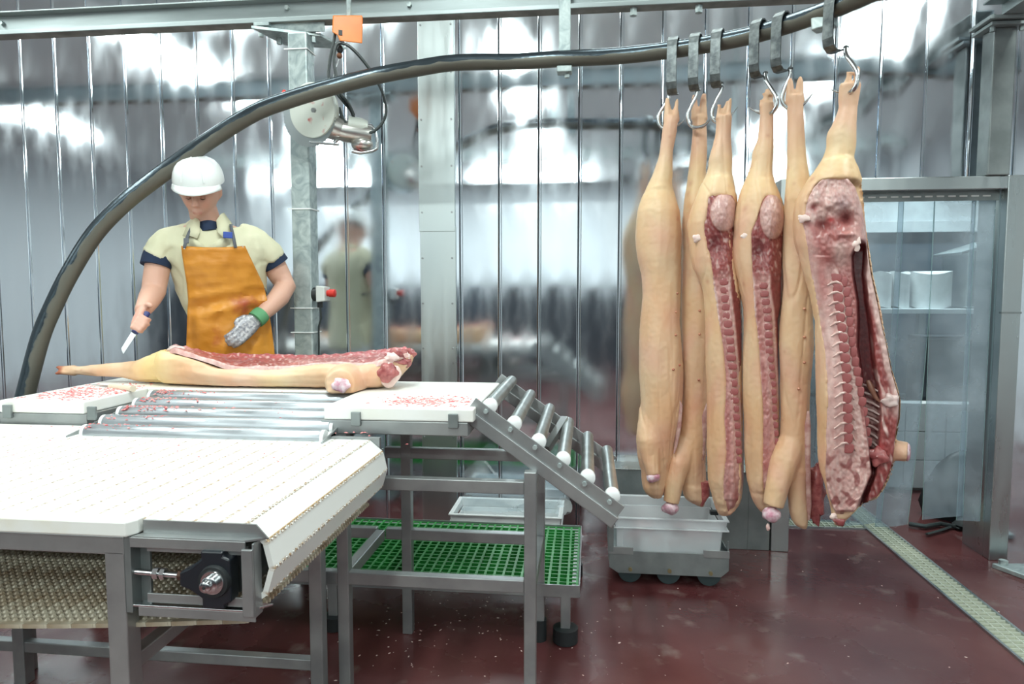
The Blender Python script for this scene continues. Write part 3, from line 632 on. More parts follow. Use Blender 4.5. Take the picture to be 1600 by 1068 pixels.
M['hinge'] = mat('hinge_rod', (.42, .28, .14), 0, .6)
def place_slat(me, a, b, zoff=0, n='belt_slat'):
    (xa, za), (xb, zb) = a, b; o = put(n, me, cv); ang = math.atan2(za-zb, xb-xa)
    o.location = ((xa+xb)/2+1.8, (CY0+CY1)/2-1.8, (za+zb)/2); o.rotation_euler = (0, ang, 0); return o
sm = mesh_of('belt_slat', slat_mesh(PP), M['belt'])
rods = []
for k in range(38):
    x1 = -.733-k*PP; place_slat(sm, (x1-PP, CZ), (x1, CZ)); rods.append((x1, CZ-.006))
prof = [(-.733, .95), (-.687, .911), (-.673, .851), (-.690, .792), (-.738, .756)]
for i in range(4):
    L = math.dist(prof[i], prof[i+1]); place_slat(mesh_of('belt_slat', slat_mesh(L), M['belt']), prof[i], prof[i+1]); rods.append((prof[i+1][0]-.004, prof[i+1][1]))
hb = MB()
for x, z in rods: hb.tube([(x, CY0+.002, z), (x, CY1-.002, z)], .0038, 6)
ho = part('hinge_rods', hb, M['hinge'], cv, True, kind='stuff')
um = mesh_of('belt_slat', slat_mesh(PP, .010, True), M['belt_under'])
ret = lambda x: .735-.052*math.sin(min(1, max(0, (-x-.74)/1.1))*PI*.62)+.012*max(0, -x-1.6)
x = -.74
for k in range(34): place_slat(um, (x-PP, ret(x-PP)), (x, ret(x))); x -= PP
# white side rails, steel sides
XF = -.975
part('side_rail', MB().prism([(-3, 1.335), (XF-.012, 1.335), (XF, 1.36), (XF, 1.385), (-3, 1.385)], .922, .956, 'z'), M['hdpe_y'], cv, bev=.004)
part('side_rail', MB().box(-3, -.87, 2.215, 2.262, .93, .966), M['hdpe_y'], cv, bev=.004)
part('side_rail_cap', MB().box(-.87, -.70, 2.217, 2.235, .915, .957), M['steel'], cv, bev=.001)
part('frame_rail', MB().box(-3, -1.0, 1.345, 1.385, .878, .921), M['steel'], cv, bev=.003)
part('frame_rail', MB().box(-3, -.93, 2.215, 2.255, .878, .921), M['steel'], cv, bev=.003)
for x, y in ((-1.047, 1.345), (-.957, 2.205), (-2.10, 2.205), (-2.5, 1.345)): o = leg(cv, x, y, 0, .885, .046)
part('cross_rail', MB().box(-3, -.957, 2.21, 2.245, .125, .165), M['steel'], cv, bev=.003)
part('side_brace', MB().box(-1.04, -1.005, 1.39, 2.205, .60, .635), M['steel'], cv, bev=.003)
part('side_brace', MB().box(-2.09, -2.055, 1.39, 2.205, .60, .635), M['steel'], cv, bev=.003)
for x in (-1.3, -1.7, -2.1): part('belt_support', MB().box(x, x+.04, CY0+.02, CY1-.02, .90, .932), M['steel_dark'], cv)
# take-up frame
tf = 'takeup'
part('guard_plate', MB().prism([(-.968, .922), (-.968, .951), (-.708, .951), (-.682, .922)], 1.366, 1.370, 'y'), M['steel'], cv)
part('guard_flange', MB().prism([(-.982, 1.345), (-.725, 1.345), (-.682, 1.372), (-.968, 1.372)], .918, .922, 'z'), M['steel'], cv)
part('takeup_rail', MB().box(-.985, -.722, 1.343, 1.348, .898, .920), M['steel'], cv, bev=.001)
part('takeup_rail', MB().box(-.955, -.722, 1.356, 1.360, .885, .905), M['steel'], cv, bev=.001)
part('takeup_rail', MB().box(-.955, -.722, 1.352, 1.356, .772, .793), M['steel'], cv, bev=.001)
part('takeup_ledge', MB().prism([(-.985, 1.345), (-.725, 1.345), (-.682, 1.385), (-.968, 1.385)], .764, .769, 'z'), M['chrome'], cv, bev=.001)
part('takeup_rail', MB().box(-.972, -.704, 1.345, 1.349, .744, .765), M['steel'], cv, bev=.001)
part('takeup_end', MB().box(-.729, -.704, 1.338, 1.347, .757, .905), M['steel'], cv, bev=.002)
part('takeup_end', MB().box(-.709, -.704, 1.347, 1.38, .752, .915), M['steel'], cv, bev=.001)
part('takeup_post', MB().box(-1.0, -.985, 1.345, 1.38, .75, .921).box(-.985, -.962, 1.376, 1.384, .75, .921), M['steel_dark'], cv, bev=.001)
sp = part('tension_screw', MB().tube([(-.985, 1.357, .838), (-.86, 1.357, .834)], .0075, 14), M['chrome'], cv, True)
part('nut', MB().disc((-.934, 1.357, .8365), (1, 0, 0), .0125, .012, 6).disc((-.918, 1.357, .836), (1, 0, 0), .0125, .010, 6), M['chrome'], sp, True)
part('nut', MB().disc((-.875, 1.357, .8345), (1, 0, 0), .011, .014, 6), mat('rusty_nut', (.10, .05, .035), .4, .6), sp, True)
hz_ = [(-.868, .850), (-.868, .820), (-.845, .812), (-.818, .795), (-.818, .773), (-.768, .773), (-.768, .784), (-.752, .79), (-.752, .883), (-.768, .889), (-.768, .900), (-.818, .900), (-.818, .882), (-.843, .862)]
hs = part('bearing_housing', MB().prism(hz_, 1.335, 1.37, 'y'), M['blackbox'], cv, bev=.004)
hx, hzz = -.787, .836
part('bearing_ring', MB().tube([(hx, 1.338, hzz), (hx, 1.326, hzz), (hx, 1.326, hzz)], [.036, .033, .028], 28), M['rubber'], hs, True)
part('bearing_face', MB().tube([(hx, 1.328, hzz), (hx, 1.322, hzz)], [.027, .025], 28), M['chrome'], hs, True)
sh = part('shaft', MB().tube([(hx, 1.33, hzz), (hx, 1.312, hzz), (hx, 1.310, hzz)], [.018, .018, .015], 24).tube([(hx-.003, 1.312, hzz), (hx-.003, 1.300, hzz), (hx-.003, 1.298, hzz)], [.012, .012, .009], 20), M['chrome'], cv, True)
part('centre_hole', MB().disc((hx-.003, 1.2975, hzz), (0, 1, 0), .0035, .002, 10), M['rubber'], sh)
part('drum', MB().tube([(hx, 1.40, hzz), (hx, 2.18, hzz)], .06, 8), M['steel_dark'], cv)
# ------------------------------------------------------------------ trolley and crates
WHX = (.215, .405, .602)
tv = thing('crate_trolley', (.40, 3.52, 0), 'low stainless trolley on dark wheels carrying the white crate under the pork', 'trolley')
ty0, ty1 = 3.33, 3.75
zt = .175
poly = [(.112, .090), (.112, zt), (.688, zt), (.688, .095), (.652, .062), (.155, .062)]
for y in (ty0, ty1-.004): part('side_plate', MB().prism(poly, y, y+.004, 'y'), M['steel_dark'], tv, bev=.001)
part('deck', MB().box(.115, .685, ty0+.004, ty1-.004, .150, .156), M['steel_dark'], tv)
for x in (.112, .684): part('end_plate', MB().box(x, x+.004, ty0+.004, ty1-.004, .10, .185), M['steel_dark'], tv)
part('corner_guard', MB().box(.106, .228, ty0-.003, ty0+.001, .158, .195), M['steel'], tv, bev=.001)
part('corner_guard', MB().box(.565, .690, ty0-.003, ty0+.001, .158, .195), M['steel'], tv, bev=.001)
part('upright', MB().box(.104, .132, ty0-.004, ty0+.02, .17, .318), M['steel_dark'], tv, bev=.002)
part('upright', MB().prism([(3.35, .156), (3.42, .156), (3.36, .235), (3.35, .235)], .684, .690, 'x'), M['steel_dark'], tv)
for i, x in enumerate(WHX):
    for y in (ty0+.035, ty1-.075):
        o = part('wheel', MB().tube([(x, y, .058), (x, y+.003, .058), (x, y+.033, .058), (x, y+.036, .058)], [.05, .058, .058, .05], 26), M['wheel'], tv, True)
    part('axle_bolt', MB().disc((x, ty0-.006, (.085, .085, .082)[i]), (0, 1, 0), .010, .012, 6), mat('brass_bolt', (.32, .26, .14), .8, .4), tv, True)
def crate(name, x0, x1, y0, y1, z0, z1, label, matl=None, taper=.02):
    mt = matl or M['crate']; t = thing(name, ((x0+x1)/2, (y0+y1)/2, z0), label, 'crate')
    a = taper; th = .006; zm = z1-.048
    def wall(p0, p1, q0, q1): pass
    xi0, xi1, yi0, yi1 = x0+a+.006, x1-a-.006, y0+a, y1-a
    def ring(dx, z): return [(x0+dx, y0+dx, z), (x1-dx, y0+dx, z), (x1-dx, y1-dx, z), (x0+dx, y1-dx, z)]
    o1, o2, i1, i2 = ring(a+.008, z0), ring(a-.002, zm), ring(a+.008+th, z0+th), ring(a-.002+th, zm)
    mb = MB(); b = mb.add(o1+o2+i1+i2, [(0, 1, 2, 3), (11, 10, 9, 8)]+[(k, 4+k, 4+(k+1) % 4, (k+1) % 4) for k in range(4)]+[(8+k, 8+(k+1) % 4, 12+(k+1) % 4, 12+k) for k in range(4)]+[(4+k, 12+k, 12+(k+1) % 4, 4+(k+1) % 4) for k in range(4)])
    part('tub', mb, mt, t, bev=.004)
    rim = MB(); r0, r1, s0, s1 = ring(.006, zm-.004), ring(0, z1), ring(.006+th, zm-.004), ring(.016, z1)
    rim.add(r0+r1+s0+s1, [(k, 4+k, 4+(k+1) % 4, (k+1) % 4) for k in range(4)]+[(8+k, 8+(k+1) % 4, 12+(k+1) % 4, 12+k) for k in range(4)]+[(4+k, 12+k, 12+(k+1) % 4, 4+(k+1) % 4) for k in range(4)]+[(k, (k+1) % 4, 8+(k+1) % 4, 8+k) for k in range(4)])
    part('rim', rim, mt, t, bev=.003)
    for z in (z1-.003, zm-.003):
        lp = MB().box(x0-.008, x1+.008, y0-.009, y0+.002, z-.003, z+.004).box(x0-.008, x1+.008, y1-.002, y1+.009, z-.003, z+.004).box(x0-.008, x0+.002, y0, y1, z-.003, z+.004).box(x1-.002, x1+.008, y0, y1, z-.003, z+.004)
        part('lip', lp, mt, t, bev=.002)
    part('corner_post', MB().box(x0+.012, x0+.045, y0+.004, y0+.02, z0+.01, zm), mt, t, bev=.004)
    return t
cr = crate('plastic_crate', .135, .68, 3.345, 3.73, .158, .338, 'white plastic crate on the low trolley with dark meat showing through')
part('label_holder', MB().box(.62, .66, 3.47, 3.50, .325, .345), M['rubber'], cr, bev=.002)
rr_ = random.Random(4)
for i, (x, y, s) in enumerate(((.23, 3.425, .052), (.35, 3.42, .045), (.435, 3.415, .035), (.555, 3.445, .075), (.30, 3.58, .07), (.5, 3.6, .06))):
    mb = MB().ball((x, y, .168+s*.62), (s, s*.75, s*.62), 14, 10)
    mb.v = [(a+.012*nz(a*30, b*30, c*30+i), b+.01*nz(b*30, a*30, c*30), max(.1655, c+.012*nz(c*30, a*30, b*30+i))) for a, b, c in mb.v]
    tag(part('meat_trimming', mb, M['vert'], None, True), 'dark red meat trimming inside the white crate on the trolley', 'meat', 'trimmings in the crate')
c2 = crate('lined_crate', -.75, -.14, 3.62, 3.93, 0.002, .232, 'white crate on the floor behind the green platform, lined with plastic film', M['cap'])
fm = []; nfx = 26; nfz = 14
vs = []; fs = []
for j in range(nfz+1):
    t = j/nfz
    for i in range(nfx+1):
        s = i/nfx; x = -.72+.62*s+.03*nz(s*6, t*3); z = .20+t*(.22+.10*nz(s*4, 3.3)+.05*math.sin(s*9)); y = 3.78+.05*nz(s*7, t*5, 2)+.05*t
        vs.append((x, y, z))
for j in range(nfz):
    for i in range(nfx): a = j*(nfx+1)+i; fs.append((a, a+1, a+nfx+2, a+nfx+1))
tag(part('plastic_liner', MB().add(vs, fs), M['film'], None, True), 'crumpled clear plastic film standing out of the lined white crate', 'film')
# ------------------------------------------------------------------ hanging saw, cable, balancer
fr = Frame(*PY(520, 190, 3.26)[:2])
P_ = lambda px, py, w=0: tuple(fr.at(px, py, w))
bl = thing('tool_balancer', tuple(PY(545, 50, 3.26)), 'orange tool balancer hanging under the beam near the post', 'balancer')
pp = [(520, 24), (519, 50), (527, 55), (531, 64), (549, 66), (566, 68), (567, 30), (566, 24)]
vv = [P_(x, y, .05) for x, y in pp]+[P_(x, y, -.06) for x, y in pp]; n_ = len(pp)
part('housing', MB().add(vv, [(i, (i+1) % n_, (i+1) % n_+n_, i+n_) for i in range(n_)]+[tuple(range(n_)), tuple(range(2*n_-1, n_-1, -1))]), M['orange'], bl, bev=.004)
part('nameplate', MB().beam(P_(532, 47, .052), P_(532, 55, .052), .018, .003, up=tuple(fr.n)), M['rubber'], bl)
part('suspension', MB().tube([P_(545, 26), P_(545, -10)], .012, 8), M['galv'], bl)
part('weight', MB().tube([P_(530, 66), P_(531, 72)], .005, 6).ball(P_(531, 77), (.016, .016, .02), 10, 8), M['rubber'], bl, True)
part('stop_ball', MB().ball(P_(530.5, 87), .014, 10, 8), mat('rust_ball', (.20, .08, .04), .3, .6), bl, True)
sw = thing('circular_saw', tuple(P_(520, 195)), 'hanging circular carcass saw with blood-spattered guard, motor and round blade', 'saw')
# blade: ellipse in view, nearly facing; axis tilted
bc = np.array(P_(483, 180, .0)); ax = (-.55*fr.r+.80*fr.n+np.array([0, 0, -.10])); ax /= np.linalg.norm(ax)
e1 = np.cross(ax, [0, 0, 1.0]); e1 /= np.linalg.norm(e1); e2 = np.cross(e1, ax)
R = .150; nb = 120; ring = []
for k in range(nb):
    rr0 = R*(1.0 if k % 2 else .965); a_ = 2*PI*k/nb; ring.append(bc+e1*rr0*math.cos(a_)+e2*rr0*math.sin(a_))
part('blade', MB().loft([[p-ax*.001 for p in ring], [p+ax*.001 for p in ring]]), M['sawblade'], sw)
gr = [bc+e1*.118*math.cos(t)+e2*.118*math.sin(t) for t in np.linspace(-.1*PI-0.45, PI*1.02-.45, 26)]
gr2 = gr+[gr[-1]-e2*.0]
c0_ = bc-ax*.002
def halfdisc(off0, off1, rad, a0, a1, n=26):
    pts = [bc+e1*rad*math.cos(t)+e2*rad*math.sin(t) for t in np.linspace(a0, a1, n)]
    m_ = len(pts); vs = [p+ax*off0 for p in pts]+[p+ax*off1 for p in pts]
    return MB().add(vs, [(i, (i+1) % m_, (i+1) % m_+m_, i+m_) for i in range(m_)]+[tuple(range(m_-1, -1, -1)), tuple(range(m_, 2*m_))])
bc_ = bc; bc = bc_+fr.r*.030+np.array([0, 0, .022])
part('blade_guard', halfdisc(.006, .030, .128, 0, 2*PI*.97, 40), M['sawbody'], sw, bev=.004)
part('blade_guard', halfdisc(-.022, -.006, .120, 0, 2*PI*.97, 40), M['sawbody'], sw, bev=.004); bc = bc_
part('guard_bolt', MB().disc(tuple(np.array(P_(490, 172, .07))), tuple(ax), .012, .012, 6), M['steel'], sw, True)
part('red_knob', MB().ball(P_(444, 146, .02), (.012, .012, .018), 8, 6), M['red'], sw, True)
part('gearbox', MB().tube([P_(502, 190, .0), P_(512, 194, .0), P_(524, 199, .0), P_(534, 203, 0)], [.045, .062, .062, .055], 20), M['motor'], sw, True)
part('motor', MB().tube([P_(530, 202, 0), P_(540, 205, 0), P_(572, 210, 0), P_(580, 211, 0)], [.05, .052, .048, .036], 20), M['motor'], sw, True)
part('motor_cover', MB().tube([P_(544, 196, .0), P_(566, 199, 0), P_(574, 200, 0)], [.055, .052, .04], 16, flat=.8), M['sawbody'], sw, True)
part('hanging_bow', MB().tube([P_(500, 158), P_(508, 155), P_(516, 160), P_(524, 172), P_(532, 188), P_(531, 205), P_(527, 218), P_(522, 223)], .0095, 10), M['chrome'], sw, True)
part('handle', MB().tube([P_(570, 196, .02), P_(580, 196, .02), P_(586, 203, .02), P_(590, 222, .02), P_(589, 232, .02), P_(582, 236, .02), P_(562, 239, .02), P_(550, 236, .02)], .008, 10), M['chrome'], sw, True)
part('trigger_block', MB().ball(P_(566, 226, .01), (.055, .045, .035), 14, 10), M['motor'], sw, True)
part('tray', MB().beam(P_(484, 222, .02), P_(530, 226, .02), .03, .008), M['chrome'], sw, bev=.002)
part('suspension_wire', MB().tube([P_(520, 162), P_(521, 120), P_(530, 92)], .0022, 6), M['steel'], sw, True)
cb = [(524, 50), (522, 70), (516, 95), (513, 122), (517, 145), (530, 165), (543, 170), (551, 178), (555, 186)]
k1 = [P_(x, y, .02) for x, y in [(524, 48), (521, 68), (516, 92), (514, 120), (524, 142), (538, 160), (548, 172), (553, 184)]]
k2 = [P_(x, y, .035) for x, y in [(555, 186), (545, 196), (540, 196), (552, 204), (566, 208), (580, 206), (592, 196), (600, 180), (603, 160), (598, 140), (586, 120), (572, 102), (556, 84), (543, 72), (532, 67), (525, 73), (523, 90), (526, 118), (532, 145), (541, 160), (548, 168)]]
k2 = [P_(x, y, .035) for x, y in [(530, 168), (537, 188), (550, 202), (566, 208), (582, 206), (596, 194), (603, 176), (600, 152), (590, 128), (576, 106), (560, 86), (545, 72), (532, 67), (525, 72), (522, 90), (525, 118), (532, 145), (545, 162), (553, 180)]]
tag(part('power_cable', MB().tube(spline(k1, 5), .0075, 8).tube(spline(k2, 5), .0075, 8), M['cable'], None, True), 'thick black power cable looped above the hanging saw', 'cable')
# cable under the saw to the socket in the air
# ------------------------------------------------------------------ knife on the left board
kn = thing('boning_knife', tuple(PZ(160, 600, TZ)), 'boning knife with pale handle lying on the left cutting board', 'knife')
a, b, c = PZ(137, 600, TZ+.004), PZ(172, 603, TZ+.004), PZ(208, 607, TZ+.012)
d = (b-a); dn_ = d/np.linalg.norm(d); pn = np.array([-dn_[1], dn_[0], 0])
part('blade', MB().loft([[a, a+[0, 0, .001], a+pn*.001, a-pn*.001], [b-pn*.012, b-pn*.012+[0, 0, .002], b+pn*.012+[0, 0, .002], b+pn*.012]]), M['chrome'], kn)
part('handle', MB().tube([b, b+(c-b)*.3, b+(c-b)*.7, c], [.010, .012, .011, .013], 12), mat('cream_handle', (.72, .62, .48), 0, .45), kn, True)
# ------------------------------------------------------------------ scraps (countless shavings)
def scraps(name, fn, n, sz, label, seed=1, mt='scrap'):
    r = random.Random(seed); mb = MB()
    for i in range(n):
        p = fn(r)
        if p is None: continue
        s = sz*r.uniform(.4, 1.5); a = r.uniform(0, 6.28); e = r.uniform(1, 2.6); ca, sa = math.cos(a), math.sin(a)
        pts = [(s*e*math.cos(t)*r.uniform(.7, 1.2), s*math.sin(t)*r.uniform(.7, 1.2)) for t in (0, 1.2, 2.4, 3.6, 5.0)]
        ring0 = [(p[0]+x*ca-y*sa, p[1]+x*sa+y*ca, p[2]) for x, y in pts]; top = (p[0], p[1], p[2]+s*.7)
        mb.add(ring0+[top], [(k, (k+1) % 5, 5) for k in range(5)]+[(4, 3, 2, 1, 0)])
    o = part(name, mb, M[mt], None); return tag(o, label, 'scraps', kind='stuff')
scraps('meat_scraps', lambda r: (lambda x, y: (x, y, TZ) if x > TX0+.02 and x < -1.84 and TY0+.02 < y < TY1-.02 else None)(r.gauss(-1.97, .12), r.gauss(2.50, .12)), 700, .0042, 'pink meat shavings scattered over the left cutting board', 2)
scraps('meat_scraps', lambda r: (lambda x, y: (x, y, TZ) if x > -.9 and x < TX1-.01 and TY0+.02 < y < 2.7 else None)(r.gauss(-.58, .09), r.gauss(2.42, .055)), 330, .0045, 'pink meat shavings scattered over the right cutting board', 3)
def onroll(r):
    k = r.choice((0, 1, 2, 2, 3, 3, 4, 4)); x = -1.75+abs(r.gauss(0, .12 if r.random() < .8 else .5))
    if x > -.91: return None
    a = r.uniform(-1.0, .7); return (x, 2.20+.1*k+.031*math.sin(a), .955+.01575*k+.031*math.cos(a)-.001)
scraps('meat_scraps', onroll, 330, .0042, 'pink meat shavings stuck to the shiny rollers', 4)
scraps('meat_scraps', lambda r: (r.uniform(-2.0, -.75), r.uniform(2.22, 2.258), .966), 50, .004, 'pink meat shavings on the rear rail of the white conveyor', 5)
scraps('meat_scraps', lambda r: (r.gauss(-1.2, .35), r.gauss(2.0, .15), CZ+.0) if r.random() < 2 else None, 22, .0035, 'few pink meat shavings lying on the white belt', 6)
def onfl(r): x = r.gauss(-.45, .35); y = r.gauss(2.75, .35); return (x, y, 0) if y > 1.9 else None
scraps('floor_scraps', onfl, 200, .0027, 'pale fat and meat crumbs on the red floor under the table', 7, 'fat')
scraps('floor_scraps', lambda r: (r.uniform(-1.0, 2.4), r.uniform(1.8, 3.9), 0), 60, .0026, 'sparse pale crumbs across the open red floor', 8, 'fat')
# ------------------------------------------------------------------ pork sides
SK_A = np.array([.69, .47, .315]); SK_B = np.array([.72, .53, .345]); SK_P = np.array([.70, .41, .31]); SK_W = np.array([.84, .68, .52])
def mix(a, b, t): return a*(1-t)+b*t
def skin_cols(me, zt, zb, hoof_z=None, seed=0, axis=2, flip=False):
    v = verts(me).astype(float); z = v[:, axis]; t = np.clip((zt-z)/(zt-zb), 0, 1); x = v[:, 0] if axis == 2 else v[:, 2]; y = v[:, 1]
    s = np.random.RandomState(seed); ph = s.uniform(0, 6.28, 12)
    n1 = .5+.25*np.sin(x*14+z*5+ph[0])+.25*np.sin(z*9+y*12+ph[1]+2*np.sin(x*9+ph[2])); n2 = .5+.5*np.sin(z*17+3*np.sin(x*11+ph[3])+y*15+ph[4])*np.sin(x*23+ph[5]+z*4)
    c = SK_A[None]*(1-n1[:, None])+SK_B[None]*n1[:, None]
    p = np.clip(n2-.45, 0, 1)*1.1; c = c*(1-p[:, None])+SK_P[None]*p[:, None]
    # paler, yellower shank and shoulder fat
    yw = np.exp(-((t-.17)/.07)**2)*.6; c = c*(1-yw[:, None])+np.array([.86, .70, .42])[None]*yw[:, None]
    lg = np.exp(-((t-.05)/.05)**2)*.7; c = c*(1-lg[:, None])+np.array([.82, .56, .42])[None]*lg[:, None]
    if hoof_z is not None:
        h = np.clip((z-hoof_z)/.02, 0, 1)[:, None]; c = c*(1-h)+np.array([.55, .22, .15])[None]*h
    # small blemishes
    for k in range(26):
        i = s.randint(len(v)); d = np.linalg.norm(v-v[i], axis=1); r = s.uniform(.004, .016); b = np.exp(-(d/r)**2)[:, None]*s.uniform(.2, .6)
        c = c*(1-b)+np.array([.55, .25, .18])[None]*b
    setcol(me, np.concatenate([np.clip(c, 0, 1), np.ones((len(c), 1))], 1))
def wrinkle(me, seed, H, axis=2):
    n = len(me.vertices); v = verts(me); nr = np.empty(n*3, np.float32); me.vertices.foreach_get('normal', nr); nr = nr.reshape(-1, 3); d = np.empty(n, np.float32)
    for i in range(n):
        x, y, z = map(float, v[i])
        if axis == 0: x, z = z, x
        d[i] = .0055*noise.noise(Vector((x*13+seed*3, y*13, z*3.2)))+.0028*noise.noise(Vector((x*34, y*34+seed, z*7)))+.0012*noise.noise(Vector((x*60, y*60, z*60+seed)))
        f = noise.noise(Vector((x*22+seed*5, y*8, z*1.6))); d[i] -= .006*math.exp(-(f/.06)**2)*(.5+.5*math.sin(z*3+seed))*.6
    v2 = v+nr*d[:, None]; me.vertices.foreach_set('co', v2.ravel()); me.update()
class Side:
    def __init__(s, name, px, py, wof, st, kf=.9, kb=.9, cut=None, clip=.5, label='', group='pork sides hanging from the rail'):
        o = PZ(px, py, 2.57); d = o[:2]/np.linalg.norm(o[:2]); o2 = o[:2]-d*wof
        s.fr = Frame(o2[0], o2[1]); s.mpp = np.linalg.norm(o2)/FPX*math.cos(math.atan((px-800)/FPX))**2
        s.st = np.array(sorted(st), float); s.cut = np.array(sorted(cut), float) if cut else None; s.clip = clip; s.cy0 = 12 if callable(clip) else 6; s.kf, s.kb = kf, kb
        s.ztop = s.fr.uv(px, s.st[0, 0])[1]; s.zbot = s.fr.uv(px, s.st[-1, 0])[1]
        s.t = thing('pork_side', (o2[0], o2[1], s.zbot), label, 'pork', group)
    def lr(s, py): return np.interp(py, s.st[:, 0], s.st[:, 1]), np.interp(py, s.st[:, 0], s.st[:, 2])
    def tf(s, py):
        l, r = s.lr(py); w = (r-l)/2*s.mpp; return min(w*s.kf, .035+.62*w*s.kf) if w > .06 else w*min(1, s.kf+.15)
    def ell(s, px, py):
        l, r = s.lr(py); q = (px-(l+r)/2)/max(1e-3, (r-l)/2); return s.tf(py)*math.sqrt(max(0, 1-q*q))
    def clipw(s, px, py):
        """front limit of the body inside the cut area"""
        if s.cut is None or py < s.cut[0, 0] or py > s.cut[-1, 0]: return 9
        xa = np.interp(py, s.cut[:, 0], s.cut[:, 1])
        if px < xa-2: return 9
        c = s.clip(px, py) if callable(s.clip) else s.clip*s.tf(py)-.018
        e = s.ell(px, py); k = sm(2, 8, px-xa)*sm(s.cy0, s.cy0+12, py-s.cut[0, 0]); return e*(1-k)+min(c, e)*k
    def body(s, extra=None, voxel=.0056, seed=0, hoof=None, N=150, nth=80):
        y0, y1 = s.st[0, 0], s.st[-1, 0]; rings = []
        pys = np.linspace(y0, y1, N)
        L = np.interp(pys, s.st[:, 0], s.st[:, 1]); R_ = np.interp(pys, s.st[:, 0], s.st[:, 2])
        for a in (L, R_):
            b = a.copy(); b[1:-1] = (a[:-2]+a[1:-1]*2+a[2:])/4; a[:] = b
        for py, l, r in zip(pys, L, R_):
            cx = (l+r)/2; rad = (r-l)/2*s.mpp; tf = s.tf(py); ring = []
            for k in range(nth):
                th = 2*PI*k/nth; cu = math.cos(th); sw_ = math.sin(th); w = tf*sw_ if sw_ > 0 else tf/s.kf*s.kb*sw_
                pxx = cx+(r-l)/2*cu
                if sw_ > 0: w = min(w, s.clipw(pxx, py)) if s.clipw(pxx, py) < 8 else w
                u, z = s.fr.uv(cx, py); ring.append(s.fr.pt(u+rad*cu, z, w))
            rings.append(ring)
        mb = MB().loft(rings)
        if extra: extra(s, mb)
        me = remesh(mb, voxel, 3, M['skin'], 'skin', tuple(s.t.location))
        hz = None
        if hoof: hz = s.fr.uv(0, hoof)[1]-s.t.location[2]
        skin_cols(me, s.ztop-s.zbot, 0, hz, seed)
        wrinkle(me, seed, s.ztop-s.zbot); s.skin = put('skin', me, s.t); return s.skin
    def at(s, px, py, w=0): return s.fr.at(px, py, w)
    def patch(s, name, rows, wf, cf, ns, nt, mt='meat', parent=None):
        rows = np.array(sorted(rows), float); vs = []; cols = []; fs = []
        org = np.array(s.t.location)
        for j in range(nt+1):
            py = rows[0, 0]+(rows[-1, 0]-rows[0, 0])*j/nt; xa = np.interp(py, rows[:, 0], rows[:, 1]); xb = np.interp(py, rows[:, 0], rows[:, 2])
            for i in range(ns+1):
                t = i/ns; px = xa+(xb-xa)*t
                vs.append(s.at(px, py, wf(t, px, py, j/nt))-org); cols.append((*np.clip(cf(t, px, py, j/nt), 0, 1), 1))
        for j in range(nt):
            for i in range(ns): a = j*(ns+1)+i; fs.append((a, a+ns+1, a+ns+2, a+1))
        me = bpy.data.meshes.new(name); me.from_pydata([tuple(v) for v in vs], [], fs); me.materials.append(M[mt]); setcol(me, cols)
        me.polygons.foreach_set('use_smooth', [True]*len(fs)); me.update(); o = put(name, me, s.t)
        return o
    def limb(s, name, pts, mt='skin', n=16, flat=1.0, col=None):
        """pts: (px,py,w,radius_px)"""
        return MB().tube([s.at(p[0], p[1], p[2]) for p in pts], [p[3]*s.mpp for p in pts], n, flat=flat)
    def blob(s, name, px, py, w, rpx, mt, seed=0, sc=(1, 1, 1), lump=.25):
        c = s.at(px, py, w); r = rpx*s.mpp; mb = MB().ball((0, 0, 0), (r*sc[0], r*sc[1], r*sc[2]), 18, 12)
        rt = s.fr.r; nn = s.fr.n; out = []
        for a, b, d in mb.v:
            k = 1+lump*nz(a/r*1.3+seed, b/r*1.3, d/r*1.3); out.append(tuple(c+rt*a*k+nn*b*k+np.array([0, 0, d*k])))
        mb.v = out; return part(name, mb, M[mt], s.t, True)
pad_me = {}
def pads(s, name, mt, path, w, hgt, y0, y1, step, wf, dw=.0, tilt=0.0, grow=0):
    key = (mt,)
    if key not in pad_me:
        mb = MB().ball((0, 0, 0), 1, 10, 6); mb.v = [tuple(math.copysign(abs(c)**.62, c) for c in v) for v in mb.v]
        pad_me[key] = mesh_of(name, mb, M[mt], True)
    path = np.array(path, float); y = y0; k = 0; rz = math.atan2(s.fr.r[1], s.fr.r[0]); org = np.array(s.t.location)
    while y < y1:
        x = np.interp(y, path[:, 0], path[:, 1]); p = s.at(x, y, wf(x, y)+dw)-org; o = put(name, pad_me[key], s.t, tuple(p))
        j = nz(k*1.7, x)*.25
        o.rotation_euler = (0, tilt+j*.5, rz); o.scale = (w*s.mpp/2*(1+j), .0032, hgt*s.mpp/2*(1-j*.6)*(1+grow*(y-y0)/(y1-y0))); y += step*(1+j*.15); k += 1
# colours of the cut
DR_ = np.array([.24, .045, .045]); MR = np.array([.40, .12, .11]); PK = np.array([.58, .30, .27]); WH = np.array([.74, .55, .50]); DK = np.array([.11, .02, .025]); BL = np.array([.48, .02, .03])
def sm(a, b, x): t = min(1, max(0, (x-a)/(b-a))); return t*t*(3-2*t)
def gs(x, c, w): return math.exp(-((x-c)/w)**2)
# ---------- toes shared
def toes(lst):
    def f(s, mb):
        for (x0, y0, x1, y1, r0, r1, w) in lst: mb.tube([s.at(x0, y0, w), s.at((x0+x1)/2, (y0+y1)/2, w), s.at(x0*.2+x1*.8, y0*.2+y1*.8, w), s.at(x1, y1, w)], [r0*s.mpp, (r0*.60)*s.mpp, (r0*.48)*s.mpp, r1*s.mpp], 12)
    return f
def multi(*fs):
    def f(s, mb):
        for g in fs: g(s, mb)
    return f
def leg_extra(pts):
    def f(s, mb):
        mb.tube([s.at(p[0], p[1], p[2]) for p in pts], [p[3]*s.mpp for p in pts], 20)
    return f
